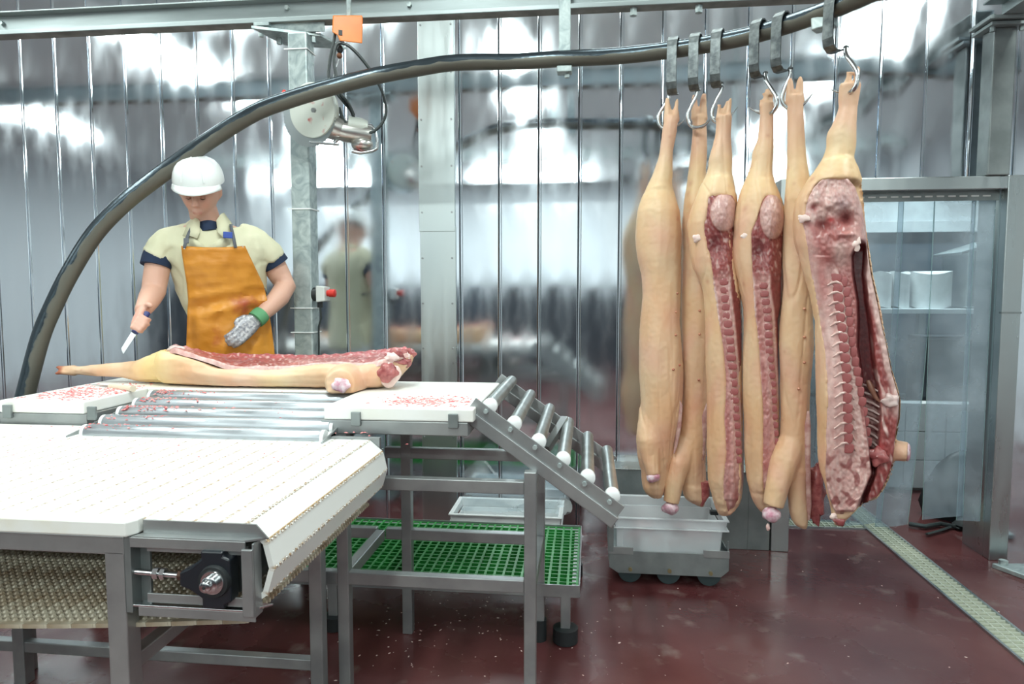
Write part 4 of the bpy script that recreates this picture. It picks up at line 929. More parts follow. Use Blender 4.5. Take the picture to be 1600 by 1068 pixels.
# --- 1
S1 = Side('a', 1048, 78, .02, [(182, 1040, 1059), (188, 1038, 1061), (205, 1035, 1058), (240, 1030, 1052), (270, 1021, 1051), (290, 1012, 1049), (310, 1002, 1056), (330, 996, 1062), (370, 992, 1065), (400, 995, 1064), (430, 1002, 1064),
    (460, 1003, 1063), (500, 1000, 1062), (540, 998, 1066), (580, 998, 1068), (620, 1000, 1067), (650, 999, 1064), (680, 993, 1058), (710, 994, 1051), (735, 999, 1046), (755, 1001, 1042), (768, 1005, 1038), (777, 1018, 1034)],
    label='pork side farthest left on the rail, smooth skin towards the camera')
S1.body(multi(toes([(1045, 188, 1042.5, 152, 8.5, 2.2, 0), (1055, 188, 1058.5, 153, 8.5, 2.2, 0)]), leg_extra([(1018, 640, -.0, 20), (1013, 690, .05, 20), (1017, 725, .075, 13.5), (1020, 742, .085, 11)])), seed=1, hoof=164)
S1.blob('stump', 1020, 745, .085, 11, 'stump', 1, (1, 1, .8))
o = part('belly_flap', S1.limb('f', [(1058, 618, .03, 2), (1063, 632, .03, 5), (1061, 665, .03, 5.5), (1056, 695, .03, 4), (1053, 708, .03, 1.5)], flat=.6), M['flap'], S1.t, True)
def teats(s, pts):
    mb = MB()
    for x, y in pts: w = s.ell(x, y); mb.ball(tuple(s.at(x, y, w+.002)), (.007, .007, .006), 8, 6)
    me = part('teats', mb, M['hoof'], s.t, True, kind='stuff'); return me
teats(S1, [(1056, 487), (1056, 523), (1052, 577), (1062, 570), (1058, 458)])
# --- 2
S2 = Side('b', 1088, 75, -.045, [(182, 1082, 1102), (210, 1081, 1103), (240, 1078, 1104), (280, 1073, 1103), (310, 1068, 1106), (350, 1065, 1112), (400, 1065, 1114), (450, 1065, 1113), (500, 1066, 1112), (550, 1066, 1110), (600, 1066, 1108),
    (640, 1065, 1107), (680, 1057, 1106), (700, 1052, 1104), (720, 1053, 1103), (740, 1060, 1104), (760, 1064, 1104), (778, 1068, 1104), (786, 1080, 1102), (791, 1090, 1100)],
    label='narrow pork side second from the left, half hidden between its neighbours')
S2.body(multi(toes([(1087, 186, 1084, 148, 8.5, 2.2, 0), (1097, 186, 1100, 147, 8.5, 2.2, 0)]), leg_extra([(1072, 690, .0, 24), (1060, 725, .05, 19), (1052, 760, .075, 14), (1048, 785, .085, 12.5)])), seed=2, hoof=160)
S2.blob('stump', 1047, 793, .085, 13, 'stump', 2, (1, 1, .85))
part('belly_flap', S2.limb('f', [(1105, 630, .04, 1.5), (1101, 650, .04, 5), (1099, 680, .04, 5.5), (1098, 705, .04, 4), (1098, 718, .04, 1.5)], flat=.6), M['flap'], S2.t, True)
part('hanging_meat', S2.limb('f', [(1101, 752, .03, 8), (1101, 772, .03, 8), (1096, 790, .03, 2)]).add(S2.limb('g', [(1106, 755, .03, 6), (1107, 770, .03, 5), (1110, 777, .03, 2)]).v, []) , M['vert'], S2.t, True)
teats(S2, [(1093, 485), (1093, 522), (1092, 593)])
# --- 3
c3 = [(300, 1112, 1147), (310, 1104, 1151), (340, 1100, 1151), (352, 1097, 1150), (362, 1097, 1149.5), (383, 1101, 1149), (410, 1107, 1151), (440, 1112, 1155), (470, 1117, 1158), (500, 1121, 1160), (550, 1127, 1160), (600, 1129, 1160), (650, 1128, 1161), (700, 1131, 1162), (750, 1127, 1162), (780, 1128, 1158.5), (798, 1132, 1147)]
S3 = Side('c', 1124, 66, .04, [(180, 1119, 1144), (185, 1119, 1144), (210, 1118, 1142), (230, 1113, 1143), (250, 1107, 1144), (258, 1108, 1144), (270, 1105, 1143), (290, 1094, 1147), (310, 1086, 1152), (330, 1078, 1152), (350, 1073, 1150), (370, 1074, 1149), (400, 1077, 1150),
    (420, 1083, 1152), (440, 1094, 1155), (460, 1099, 1158), (500, 1102, 1160), (600, 1104.6, 1160), (650, 1104, 1161), (700, 1104, 1162), (750, 1106, 1162), (780, 1114, 1159), (795, 1118, 1150), (803, 1124, 1140)], kf=1.12, cut=c3, clip=.86,
    label='pork side third from the left, rosy cut face over yellow fat')
S3.body(toes([(1127, 188, 1138, 158, 9, 5, 0), (1134, 190, 1142, 152, 9, 2.5, 0), (1122, 186, 1124, 163, 6, 4, .01)]), seed=3)
def wf_cut(S, hollow, reliefs=1.0):
    def f(t, px, py, v):
        e = S.ell(px, py); base = min(.88*S.tf(py)+.004, e*.97+.004)
        h = hollow(px, py)
        edge = sm(0, .05, t)*sm(0, .012, v)*sm(0, .02, 1-v)*sm(0, .06, 1-t); b = base+h+.0035*nz(px*.25, py*.2, 3)*reliefs+.0018*nz(px*.8, py*.6, 9)
        return b*edge+(base-(.006 if t < .5 else .02))*(1-edge)
    return f
ham3 = lambda px, py: max(0, 1-((px-1131)/22)**2-((py-332)/30)**2)
f3 = wf_cut(S3, lambda px, py: .030*ham3(px, py)**.5-.016*gs(py, 385, 20)*gs(px, 1122, 14)-.004*gs(px, np.interp(py, [450, 578, 715], [1131, 1144, 1153]), 6))
def col_half(ham, vpath, hollow_c, neck_y):
    def f(t, px, py, v):
        n = nz(px*.12, py*.06, 1); n2 = nz(px*.5, py*.25, 4)
        vx = np.interp(py, *vpath); d = (px-vx)
        c = mix(PK, MR, .5+.6*n)                                   # muscle beside the fat
        c = mix(WH, c, sm(.02, .16, t+.05*n))
        c = mix(c, mix(WH, PK, .5), .75*gs(d, 0, 8)); c = mix(c, WH, .8*gs(d, 9, 1.8)); c = mix(c, DR_, .9*sm(11, 13, d))
        if py > neck_y: c = mix(c, mix(MR, WH, .4+.8*nz(px*.15, py*.03, 7)), sm(neck_y, neck_y+25, py)*.85)
        top = 1-sm(415, 445, py); cc = mix(MR, DR_, .5+n2)
        cc = mix(cc, WH, .6*sm(.15, .5, nz(px*.22, py*.1, 12)))
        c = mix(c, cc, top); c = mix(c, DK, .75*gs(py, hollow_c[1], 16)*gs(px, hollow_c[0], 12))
        h = ham(px, py)
        if h > 0: c = mix(c, mix(mix(WH, PK, .35+.5*n), np.array([.55, .33, .30]), .5+n2*.8), sm(0, .12, h))
        return c
    return f
vp3 = ([450, 500, 578, 663, 715], [1131, 1137, 1144, 1149, 1152])
S3.patch('cut_face', c3, f3, col_half(ham3, vp3, (1118, 376), 715), 44, 260)
wf3 = lambda x, y: f3(.6, x, y, .5)
pads(S3, 'vertebra', 'vert', list(zip(*vp3)), 15, 11, 440, 722, 13.2, wf3, .000)
S3.blob('fat_knob', 1090, 372, S3.tf(372)*.55+.03, 8, 'fat', 3, (1.1, .5, .8), .5)
# --- 4
c4 = [(300, 1196, 1218), (310, 1190, 1221), (340, 1182, 1228), (365, 1172, 1227), (390, 1172, 1224), (430, 1174, 1223), (475, 1177, 1222), (500, 1178, 1217), (550, 1183, 1218), (600, 1187, 1218), (650, 1188, 1219), (700, 1188, 1219), (750, 1189, 1217), (785, 1191, 1209)]
S4 = Side('d', 1187, 50, .0, [(160, 1186, 1209), (185, 1187, 1208), (210, 1184, 1208), (225, 1180, 1208), (240, 1175, 1208), (250, 1175, 1208), (270, 1169, 1207), (290, 1161, 1211), (310, 1154, 1220), (330, 1149, 1227), (350, 1145, 1228), (380, 1144, 1225), (410, 1145, 1224),
    (450, 1154, 1223), (480, 1160, 1222), (500, 1161, 1218), (600, 1161, 1218), (700, 1163, 1219), (750, 1167, 1217), (775, 1172, 1213), (795, 1183, 1205), (800, 1188, 1200)], kf=1.1, cut=c4, clip=.86,
    label='pork side fourth from the left, red cut face, trotter tipped back over its hook')
S4.body(toes([(1198, 170, 1197, 145, 11, 8, 0), (1199, 150, 1199, 138, 8, 5, 0), (1204, 165, 1207, 142, 5, 2.5, -.01), (1189, 165, 1188, 154, 4, 2.5, .01)]), seed=4)
ham4 = lambda px, py: max(0, 1-((px-1207)/20)**2-((py-338)/36)**2)
f4 = wf_cut(S4, lambda px, py: .030*ham4(px, py)**.5-.014*gs(py, 392, 18)*gs(px, 1190, 12))
vp4 = ([450, 487, 562, 611, 703], [1193, 1199, 1203, 1207, 1212])
S4.patch('cut_face', c4, f4, col_half(ham4, vp4, (1186, 388), 725), 40, 250)
pads(S4, 'vertebra', 'vert', list(zip(*vp4)), 13, 10.5, 446, 716, 12.8, lambda x, y: f4(.6, x, y, .5), .000)
S4.blob('fat_knob', 1166, 368, S4.tf(368)*.6+.02, 7, 'fat', 5, (1.1, .5, .8), .5)
part('belly_flap', S4.limb('f', [(1215, 392, -.03, 3), (1221, 420, -.03, 7), (1222, 470, -.03, 7), (1221, 520, -.03, 4), (1220, 560, -.03, 1.5)], flat=.5), M['vert'], S4.t, True)
# --- 5
S5 = Side('e', 1224, 41, -.0, [(154, 1230, 1255), (150, 1229, 1255), (200, 1230, 1257), (250, 1230, 1260), (290, 1227, 1267), (320, 1225, 1272), (350, 1223, 1274), (400, 1223, 1275), (450, 1223, 1272), (500, 1219, 1271), (540, 1217, 1271), (570, 1218, 1269),
    (600, 1219, 1266), (650, 1219, 1266), (690, 1218, 1265), (720, 1215, 1264), (745, 1224, 1264), (765, 1229, 1264), (800, 1233, 1264), (818, 1240, 1263), (826, 1252, 1261)],
    label='pork side fifth from the left, long smooth skin and a stubby shoulder leg')
S5.body(multi(toes([(1236, 160, 1233, 119, 9.5, 2.5, 0), (1248, 160, 1251, 119, 9.5, 2.5, 0)]), leg_extra([(1238, 690, .0, 24), (1226, 722, .04, 23), (1215, 760, .075, 19), (1208, 790, .09, 16)])), seed=5, hoof=131)
S5.blob('stump', 1205, 803, .09, 14.5, 'stump', 4, (1, 1, .9)); S5.blob('fat_drip', 1200, 823, .085, 4, 'fat', 6, (.8, .8, 1.6))
teats(S5, [(1257, 482), (1257, 526), (1257, 566), (1248, 607)])
part('belly_flap', S5.limb('f', [(1263, 642, .045, 2), (1262, 665, .045, 5), (1262, 720, .04, 4.5), (1264, 790, .03, 4), (1264, 812, .02, 1.5)], flat=.6), M['flap'], S5.t, True)
o = S5.blob('neck_meat', 1272, 770, -.03, 16, 'vert', 8, (1.0, .8, 3.2), .6)
# --- 6
c6 = [(272, 1296, 1318), (280, 1284, 1326), (292, 1272, 1336), (305, 1264, 1341), (320, 1258, 1346), (340, 1256, 1350), (352, 1254, 1352), (380, 1261, 1354.5), (404, 1264, 1357), (430, 1268, 1361), (448, 1271, 1365), (480, 1276, 1372), (506, 1280, 1377), (540, 1288, 1385), (580, 1290, 1392.5), (620, 1291, 1404.5),
      (650, 1290, 1404), (680, 1290, 1399), (700, 1289, 1398), (720, 1288, 1395), (740, 1287, 1389), (760, 1291, 1380), (775, 1295, 1371), (790, 1300, 1342), (803, 1306, 1330)]
slabx = ([272, 360, 375, 400, 430, 470, 500, 540, 600, 650, 700, 740, 775, 803], [1320, 1352, 1340, 1328, 1330, 1337, 1338, 1337, 1345, 1350, 1356, 1360, 1345, 1335])   # right edge of the chine slab
flapx = ([372, 400, 430, 470, 510, 560, 600, 640, 700, 740, 776], [1352, 1350, 1348, 1352, 1358, 1362, 1368, 1372, 1368, 1364, 1350])   # where the belly flap starts
def wf6(t, px, py, v):
    sx_ = np.interp(py, *slabx); fx = np.interp(py, *flapx)
    slab = .070+.0035*nz(px*.22, py*.18, 3)+.002*nz(px*.8, py*.6, 9)
    # pelvis: bulges and hollows
    up = 1-sm(385, 420, py)
    if up > 0:
        e = S6.ell(px, py)
        b = min(e*1.0, .10)+.004
        b += .018*gs(px, 1302, 22)*gs(py, 312, 16)+.012*gs(px, 1293, 7)*gs(py, 322, 6)-.045*gs(px, 1322, 12)*gs(py, 341, 11)-.024*gs(px, 1271, 9)*gs(py, 323, 6)-.028*gs(px, 1286, 9)*gs(py, 352, 10)+.012*gs(px, 1322, 17)*gs(py, 366, 4)
        b += .005*nz(px*.16, py*.16, 5); slab = mix(slab, b, up)
    if py > 372 and px > sx_:
        cav = sm(0, 5, px-sx_)*sm(372, 392, py); wfl = sm(-2, 7, px-fx)
        flap = .028+.006*nz(px*.2, py*.1, 8)-.02*sm(.0, 1, (px-fx)/60)
        low = mix(-.035, flap, wfl); slab = mix(slab, low, cav)
    lf = 1-sm(.0, .42 if py > 400 else .30, t)
    if px < sx_: slab = mix(slab, max(slab, S6.ell(px, py)-.008), lf)
    edge = sm(0, .045, t)*sm(0, .02, v)*sm(0, .012, 1-v)*sm(0, .006, 1-t)
    return slab*edge+(S6.ell(px, py)-.004 if (t < .5 or v < .05) else -.015)*(1-edge)
def clip6(px, py):
    sx_ = np.interp(py, *slabx)
    if py > 376 and px > sx_-3: return mix(min(.10, S6.ell(px, py))-.065, -.055, sm(376, 384, py))
    return mix(min(.10, S6.ell(px, py))-.065, .035, sm(395, 425, py))
S6 = Side('f', 1306, 11, .0, [(132, 1312, 1345), (150, 1311, 1342), (170, 1312, 1338), (190, 1302, 1337), (210, 1292, 1337), (230, 1291.5, 1337), (250, 1282, 1333), (260, 1277, 1338), (280, 1261, 1345), (300, 1248, 1348), (320, 1240, 1350), (340, 1238, 1351), (360, 1238, 1353), (380, 1240, 1355.5),
    (400, 1248, 1358.5), (430, 1256, 1363), (460, 1263, 1370), (500, 1270.5, 1377), (540, 1272, 1386), (580, 1273.5, 1394), (620, 1274, 1406), (650, 1275, 1405), (680, 1276, 1400), (700, 1277, 1399), (720, 1277, 1396), (740, 1279.5, 1390), (760, 1286, 1381), (775, 1290, 1372),
    (790, 1295, 1344), (810, 1298, 1324), (822, 1304, 1319)], kf=1.32, kb=1.0, cut=c6, clip=clip6,
    label='nearest pork side at the right end, opened to show spine, ribs and belly')
S6.body(multi(toes([(1322, 140, 1328, 112, 9, 7, 0), (1337, 140, 1341, 104, 8, 4, -.01), (1318, 145, 1314, 130, 5, 3, .01)]), leg_extra([(1372, 700, -.05, 20), (1395, 703, -.045, 19.5), (1418, 706, -.04, 17)])), seed=6, hoof=102)
S6.blob('stump', 1418, 706, -.04, 15, 'stump', 4, (.35, .8, 1), .2)
vxs = ([420, 433, 491, 550, 610, 655, 700, 780], [1302, 1303, 1308, 1315, 1319, 1319, 1320, 1322])
canx = ([395, 420, 455, 540, 610, 690, 740], [1290, 1306, 1315, 1324, 1337, 1349, 1352])
def col6(t, px, py, v):
    n = nz(px*.10, py*.06, 1); n2 = nz(px*.4, py*.22, 4); n3 = nz(px*.2, py*.12, 11)
    sx_ = np.interp(py, *slabx); fx = np.interp(py, *flapx); vx = np.interp(py, *vxs); cx = np.interp(py, *canx)
    c = mix(WH, PK, .35+.5*n)                                   # fat beside the spine
    c = mix(c, MR, .85*gs(px, vx-18, 10)*gs(py, 438, 42))
    c = mix(c, mix(MR, WH, .45), .6*gs(px, vx, 13))
    c = mix(c, mix(WH, PK, .2), .9*gs(px, cx, 2.6))
    c = mix(c, mix(MR, DR_, .5+.5*n2), .85*sm(2, 4, px-cx)*(1-sm(640, 700, py)*.4))
    if py > 640: c = mix(c, mix(PK, WH, .5+.9*n3), sm(640, 700, py)*.65*(1-.3*gs(px, vx, 8)))
    if py > 690: c = mix(c, DR_, .75*sm(.05, .3, nz(px*.09, py*.09, 21))*sm(690, 720, py))
    if py < 430:
        up = 1-sm(400, 432, py)
        d = mix(WH, PK, .4+.7*n); d = mix(d, np.array([.46, .36, .38]), .6*gs(px, 1318, 12)*gs(py, 318, 12)); d = mix(d, PK, .5*sm(0, .4, n2))
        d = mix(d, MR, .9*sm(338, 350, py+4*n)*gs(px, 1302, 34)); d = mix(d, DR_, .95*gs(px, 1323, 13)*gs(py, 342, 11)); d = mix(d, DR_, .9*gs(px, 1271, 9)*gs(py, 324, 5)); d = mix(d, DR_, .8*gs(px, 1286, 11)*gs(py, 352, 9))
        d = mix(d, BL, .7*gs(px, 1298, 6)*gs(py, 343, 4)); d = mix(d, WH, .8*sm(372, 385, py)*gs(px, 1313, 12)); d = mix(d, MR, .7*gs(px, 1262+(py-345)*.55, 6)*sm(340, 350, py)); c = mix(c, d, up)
    if py > 372 and px > sx_:
        cav = sm(0, 3, px-sx_)*sm(368, 384, py)
        e = mix(mix(DR_, DK, .55+.6*n2), WH, .45*sm(.1, .5, n3)*sm(560, 600, py))
        rb = .5+.5*math.sin((py-(px-sx_)*.5)*.62); e = mix(e, WH, .65*rb*sm(590, 620, py)*(1-sm(705, 720, py)))
        f_ = mix(MR, DR_, .5+n2*.8); f_ = mix(f_, WH, .8*sm(.12, .4, nz(px*.14-py*.03, py*.035, 15))); f_ = mix(f_, WH, .75*sm(.90, .97, t)*(1-sm(640, 660, py)))
        f_ = mix(f_, WH, .8*gs(px, fx+3+(py-372)*.10, 5)*(1-sm(540, 640, py))); f_ = mix(f_, mix(PK, WH, .6), .7*gs(px, 1392, 14)*gs(py, 628, 16)); f_ = mix(f_, BL, .7*gs(px, 1372, 10)*gs(py, 698, 9)); f_ = mix(f_, DR_, .7*sm(690, 720, py)*(.5+n3))
        c = mix(c, mix(e, f_, sm(-1, 4, px-fx)), cav)
    return c
S6.patch('cut_face', c6, wf6, col6, 96, 330)
w6 = lambda x, y: wf6((x-np.interp(y, [r[0] for r in c6], [r[1] for r in c6]))/max(1, np.interp(y, [r[0] for r in c6], [r[2] for r in c6])-np.interp(y, [r[0] for r in c6], [r[1] for r in c6])), x, y, .5)
pads(S6, 'vertebra', 'vert', [(433, 1303), (491, 1308), (550, 1315), (610, 1319), (655, 1320), (700, 1322)], 25, 15, 434, 700, 15.6, w6, .001, .12, .25)
cx_ = list(zip(canx[0], [a+8 for a in canx[1]]))
pads(S6, 'chine_segment', 'vert', cx_, 11, 16.5, 440, 705, 15.6, w6, .001, .1)
for k in range(17):
    y = 441.5+k*15.7; x = np.interp(y, *vxs); grow = k*.35
    pts = [(x-11-grow, y+4+grow*.8), (x-5, y), (x+3, y-1.5), (x+10+grow*.4, y+1.5+grow*.3), (x+13+grow*.8, y+6+grow)]
    part('rib', MB().tube([S6.at(a, b, w6(a, b)+.002) for a, b in pts], [.0025, .005, .0060, .005, .0025], 8), M['rib'], S6.t, True)
for k in range(8):
    y = 600+k*12.5; x0 = np.interp(y, *slabx)+3; x1 = np.interp(y, *flapx)+4
    part('rib', MB().tube([S6.at(x0, y, -.022), S6.at((x0+x1)/2, y+4, -.024), S6.at(x1, y+11, -.004)], [.004, .005, .003], 8), M['bone'], S6.t, True)
part('pizzle_cord', MB().tube([S6.at(1356, 594, -.0), S6.at(1360, 604, .004), S6.at(1364, 612, .002), S6.at(1368, 620, .004), S6.at(1375, 628, .01)], [.008, .012, .010, .009, .004], 10), mat('membrane_brown', (.26, .12, .08), 0, .35), S6.t, True)
S6.blob('fat_knob', 1256, 341, .118, 9, 'fat', 3, (1.3, .35, .7), .6); S6.blob('breast_bone', 1391, 625, .035, 12, 'bone', 9, (1.1, .6, .9), .6)
S6.blob('fat_lobe', 1338, 380, .095, 7, 'fat', 12, (.9, .7, 1.8), .5); S6.blob('blood_meat', 1372, 712, .035, 11, 'vert', 13, (1.2, .5, 1.4), .7)
S6.blob('jowl_meat', 1312, 812, .02, 10, 'vert', 14, (1.1, .8, .9), .7); S6.blob('jowl_fat', 1303, 806, .03, 6, 'fat', 15, (1, .8, 1), .5)
# ---------- hooks
def hook(px, py, x0, yb, rod, label, side=1):
    o = PZ(px, py, 2.57); d = np.array([o[0], o[1]]); k = int(np.argmin([np.linalg.norm(np.array(p[:2])-d)+abs(p[2]-2.57) for p in rs])); tan = np.array(rs[min(k+1, len(rs)-1)])-np.array(rs[k-1]); tan /= np.linalg.norm(tan)
    c = np.array([rs[k][0], rs[k][1], 2.57]); # slide along the pipe to the wanted column
    r_ = ray(px, py); best = min(range(len(rs)), key=lambda i: abs(np.cross(np.array(rs[i][:2]), r_[:2])/np.linalg.norm(r_[:2]))+(0 if rs[i][2] > 2.5 and rs[i][1] > 2.3 else 9))
    c = np.array(rs[best]); off = np.cross(r_[:2], c[:2])/max(1e-6, abs(np.cross(r_[:2], tan[:2])))*(1); c = c+tan*(-off if np.cross(r_[:2], tan[:2]) > 0 else off)
    nn = np.array([tan[1], -tan[0], 0]); nn /= np.linalg.norm(nn)
    if np.dot(nn[:2], c[:2]) > 0: nn = -nn                      # towards the viewer
    t = thing('meat_hook', (c[0], c[1], 2.35), label, 'hook', 'meat hooks on the rail')
    zb = 2.57-(yb-py)*np.linalg.norm(c[:2])/FPX*math.cos(math.atan((px-800)/FPX))*1.02
    prof = [(-.040, -.02), (-.046, .0), (-.040, .026), (-.024, .043), (0, .050), (.024, .043), (.040, .026), (.046, .0), (.047, -.06), (.047, zb-2.57+.04), (.040, zb-2.57+.014), (.022, zb-2.57), (-.004, zb-2.57+.001), (-.022, zb-2.57+.008)]
    th = .008; W = .023; rings = []
    pr = [np.array(p) for p in prof]
    for i, p in enumerate(pr):
        a = pr[min(i+1, len(pr)-1)]-pr[max(i-1, 0)]; a /= np.linalg.norm(a); q_ = np.array([-a[1], a[0]])
        out = p+q_*th*.0; inn = p+q_*th
        if i < 7 and False: pass
        f = lambda pp, s_: c+nn*pp[0]+np.array([0, 0, pp[1]])+tan*s_
        rings.append([f(out, -W), f(out, W), f(inn, W), f(inn, -W)])
    part('strap', MB().loft(rings), M['forged'], t, bev=.002)
    hz2 = zb+.055; part('strap_hole', MB().disc(tuple(c+nn*.0475+np.array([0, 0, hz2-2.57])), tuple(nn), .005, .004, 10), M['rubber'], t)
    fr = Frame(c[0], c[1]); f2 = fr
    pts = []
    # the rod swings through the trotter: front of it at the bend
    m_ = len(rod)
    for i, (x, y) in enumerate(rod):
        w = 0.0 if side > 0 else (0, .02, .04, .052, .052, .04, .0, -.0, -.0)[i]
        pts.append(fr.at(x, y, w))
    sp_ = spline(pts, 5); n_ = len(sp_); rd = [.0088 if i < n_*.72 else .0088*(1-(i-n_*.72)/(n_*.28))+.0006 for i in range(n_)]
    part('hook_rod', MB().tube(sp_, rd, 12), M['chrome'], t, True)
    part('swivel', MB().ball(tuple(pts[0]), (.012, .012, .008), 10, 6), M['forged'], t, True)
hook(1053, 78, 0, 142, [(1046, 142), (1045, 152), (1038, 165), (1030, 178), (1029, 190), (1034, 199), (1045, 200), (1058, 196), (1070, 187)], 'forged hook carrying the farthest left pork side')
hook(1088, 74, 0, 137, [(1089, 137), (1088, 150), (1080, 165), (1075, 180), (1077, 193), (1084, 199), (1096, 198), (1105, 192), (1113, 184)], 'forged hook carrying the narrow second pork side')
hook(1123, 66, 0, 130, [(1127, 130), (1127, 142), (1120, 155), (1114, 170), (1113, 183), (1119, 190), (1130, 188), (1140, 182), (1153, 167)], 'forged hook carrying the third pork side with yellow fat')
hook(1187, 50, 0, 113, [(1196, 114), (1197, 125), (1206, 140), (1213, 152), (1213, 165), (1206, 176), (1195, 178), (1182, 174), (1168, 166)], 'forged hook with its point to the left, carrying the fourth pork side', -1)
hook(1223, 40, 0, 105, [(1235, 107), (1234, 120), (1226, 138), (1222, 152), (1225, 163), (1235, 169), (1248, 167), (1260, 158), (1275, 139)], 'forged hook with its long point to the right, carrying the fifth pork side')
hook(1308, 8, 0, 72, [(1322, 74), (1322, 86), (1332, 100), (1340, 115), (1338, 132), (1330, 143), (1320, 146), (1309, 143), (1297, 140)], 'largest forged hook, carrying the opened pork side at the right end', -1)
# ---------- the side on the table
o7 = PZ(370, 607, TZ)
fr7 = Frame(*PY(370, 590, 2.79)[:2]); mp7 = np.linalg.norm(fr7.O)/FPX
# lies along the table, so use a frame parallel to the table edge
fr7.n = np.array([0.0, -1.0, 0]); fr7.r = np.array([1.0, 0, 0])
t7 = thing('pork_side', (o7[0], 2.79, TZ), 'pork side lying on the white boards in front of the worker', 'pork')
top = [(100, 571), (120, 571), (150, 568), (190, 565), (215, 562), (240, 552), (260, 543), (275, 540), (290, 542), (310, 547), (330, 552), (345, 553), (380, 553), (420, 554), (460, 555), (500, 555), (540, 552), (570, 549), (600, 546), (620, 543), (638, 545), (646, 549)]
bot = [(100, 582), (120, 586), (150, 588), (190, 590), (215, 596), (240, 600), (260, 601), (300, 603), (345, 607), (380, 608), (420, 607), (460, 607), (500, 610), (540, 613), (580, 611), (600, 605), (620, 594), (638, 573), (646, 560)]
rim = [(100, 571), (240, 553), (262, 546), (275, 546), (290, 551), (300, 553), (332, 563), (345, 568), (360, 573), (380, 576), (400, 574), (430, 575), (460, 573), (484, 570), (520, 567), (545, 567), (570, 569), (590, 566), (605, 562), (622, 556), (638, 552), (646, 551)]
def I7(l, x): a = np.array(l, float); return np.interp(x, a[:, 0], a[:, 1])
rings = []; W7 = [(100, .018), (150, .022), (200, .03), (240, .07), (275, .12), (330, .14), (400, .14), (520, .15), (590, .14), (620, .09), (646, .03)]
for px in np.linspace(100, 646, 120):
    w = I7(W7, px); a, b, r_ = I7(top, px), I7(bot, px), I7(rim, px)
    # near bulge projects the outline
    zc = lambda py, ww: fr7.uv(px, py, ww)[1]
    zb_, zr_, zt_ = zc(b, .3*w), zc(r_, .75*w), zc(a, -.5*w); zb_ = max(zb_, TZ+.002) if 235 < px < 600 else zb_
    flat_ = (r_-a) < 4
    if flat_:
        ht = (zt_-zb_)/2; pts = [(w*math.cos(t), (zt_+zb_)/2+ht*math.sin(t)) for t in np.linspace(0, 2*PI, 25)[:-1]]
    else:
        lo = [(-w*.9, zb_+.3*(zr_-zb_)), (-w*.6, zb_), (0, zb_), (w*.5, zb_), (w*.85, zb_+.12*(zr_-zb_)), (w, zb_+.45*(zr_-zb_)), (w*.95, zb_+.8*(zr_-zb_)), (w*.78, zr_)]
        up = [(w*.55, mix(zr_, zt_, .1)-.012), (w*.2, mix(zr_, zt_, .3)-.015), (-w*.2, mix(zr_, zt_, .7)-.012), (-w*.5, zt_-.008), (-w*.75, zt_-.006), (-w, mix(zt_, zb_, .4))]
        base = lo+up
        P_n = len(base); d_ = [0]
        for i in range(P_n): d_.append(d_[-1]+math.dist(base[i], base[(i+1) % P_n]))
        q_ = np.linspace(0, d_[-1], 25)[:-1]; bx = [p[0] for p in base]+[base[0][0]]; bz = [p[1] for p in base]+[base[0][1]]
        pts = [(np.interp(s_, d_, bx), np.interp(s_, d_, bz)) for s_ in q_]
        pts = pts[::-1]; i0 = max(range(24), key=lambda i: pts[i][0]); pts = pts[i0:]+pts[:i0]; pts = pts
    if flat_: pass
    ux = fr7.uv(px, (a+b)/2)[0]; rings.append([fr7.pt(ux, z, ww) for ww, z in pts])
# keep ring starts aligned: both start at the nearest point and run upward
mb = MB().loft(rings)
at7 = fr7.at
mb.tube([at7(118, 575, 0), at7(100, 575, 0), at7(87, 573, 0)], [.018, .014, .006], 10); mb.tube([at7(118, 582, 0), at7(100, 581, 0.01), at7(86, 583, .01)], [.018, .013, .006], 10)
mb.tube([at7(560, 592, 0), at7(545, 596, .09), at7(536, 599, .17), at7(531, 600, .225)], [.088, .082, .074, .058], 20)
mb.v = [(x, y, max(z, TZ+.001)) for x, y, z in mb.v]
me7 = remesh(mb, .0065, 3, M['skin'], 'skin', tuple(t7.location))
v = verts(me7); skin_cols(me7, .0, 1.0, None, 9, 0)
cc = np.empty(len(v)*4, np.float32); me7.color_attributes['Col'].data.foreach_get('color', cc); cc = cc.reshape(-1, 4)
xh = at7(104, 578)[0]-t7.location[0]; h = np.clip((xh-v[:, 0])/.02, 0, 1)[:, None]; cc[:, :3] = cc[:, :3]*(1-h)+np.array([.5, .2, .13])*h
xy = at7(255, 560)[0]-t7.location[0]; g = np.exp(-((v[:, 0]-xy)/.12)**2)[:, None]*.7; cc[:, :3] = cc[:, :3]*(1-g)+np.array([.84, .66, .26])*g
me7.color_attributes['Col'].data.foreach_set('color', cc.ravel()); wrinkle(me7, 9, 1, 0); put('skin', me7, t7)
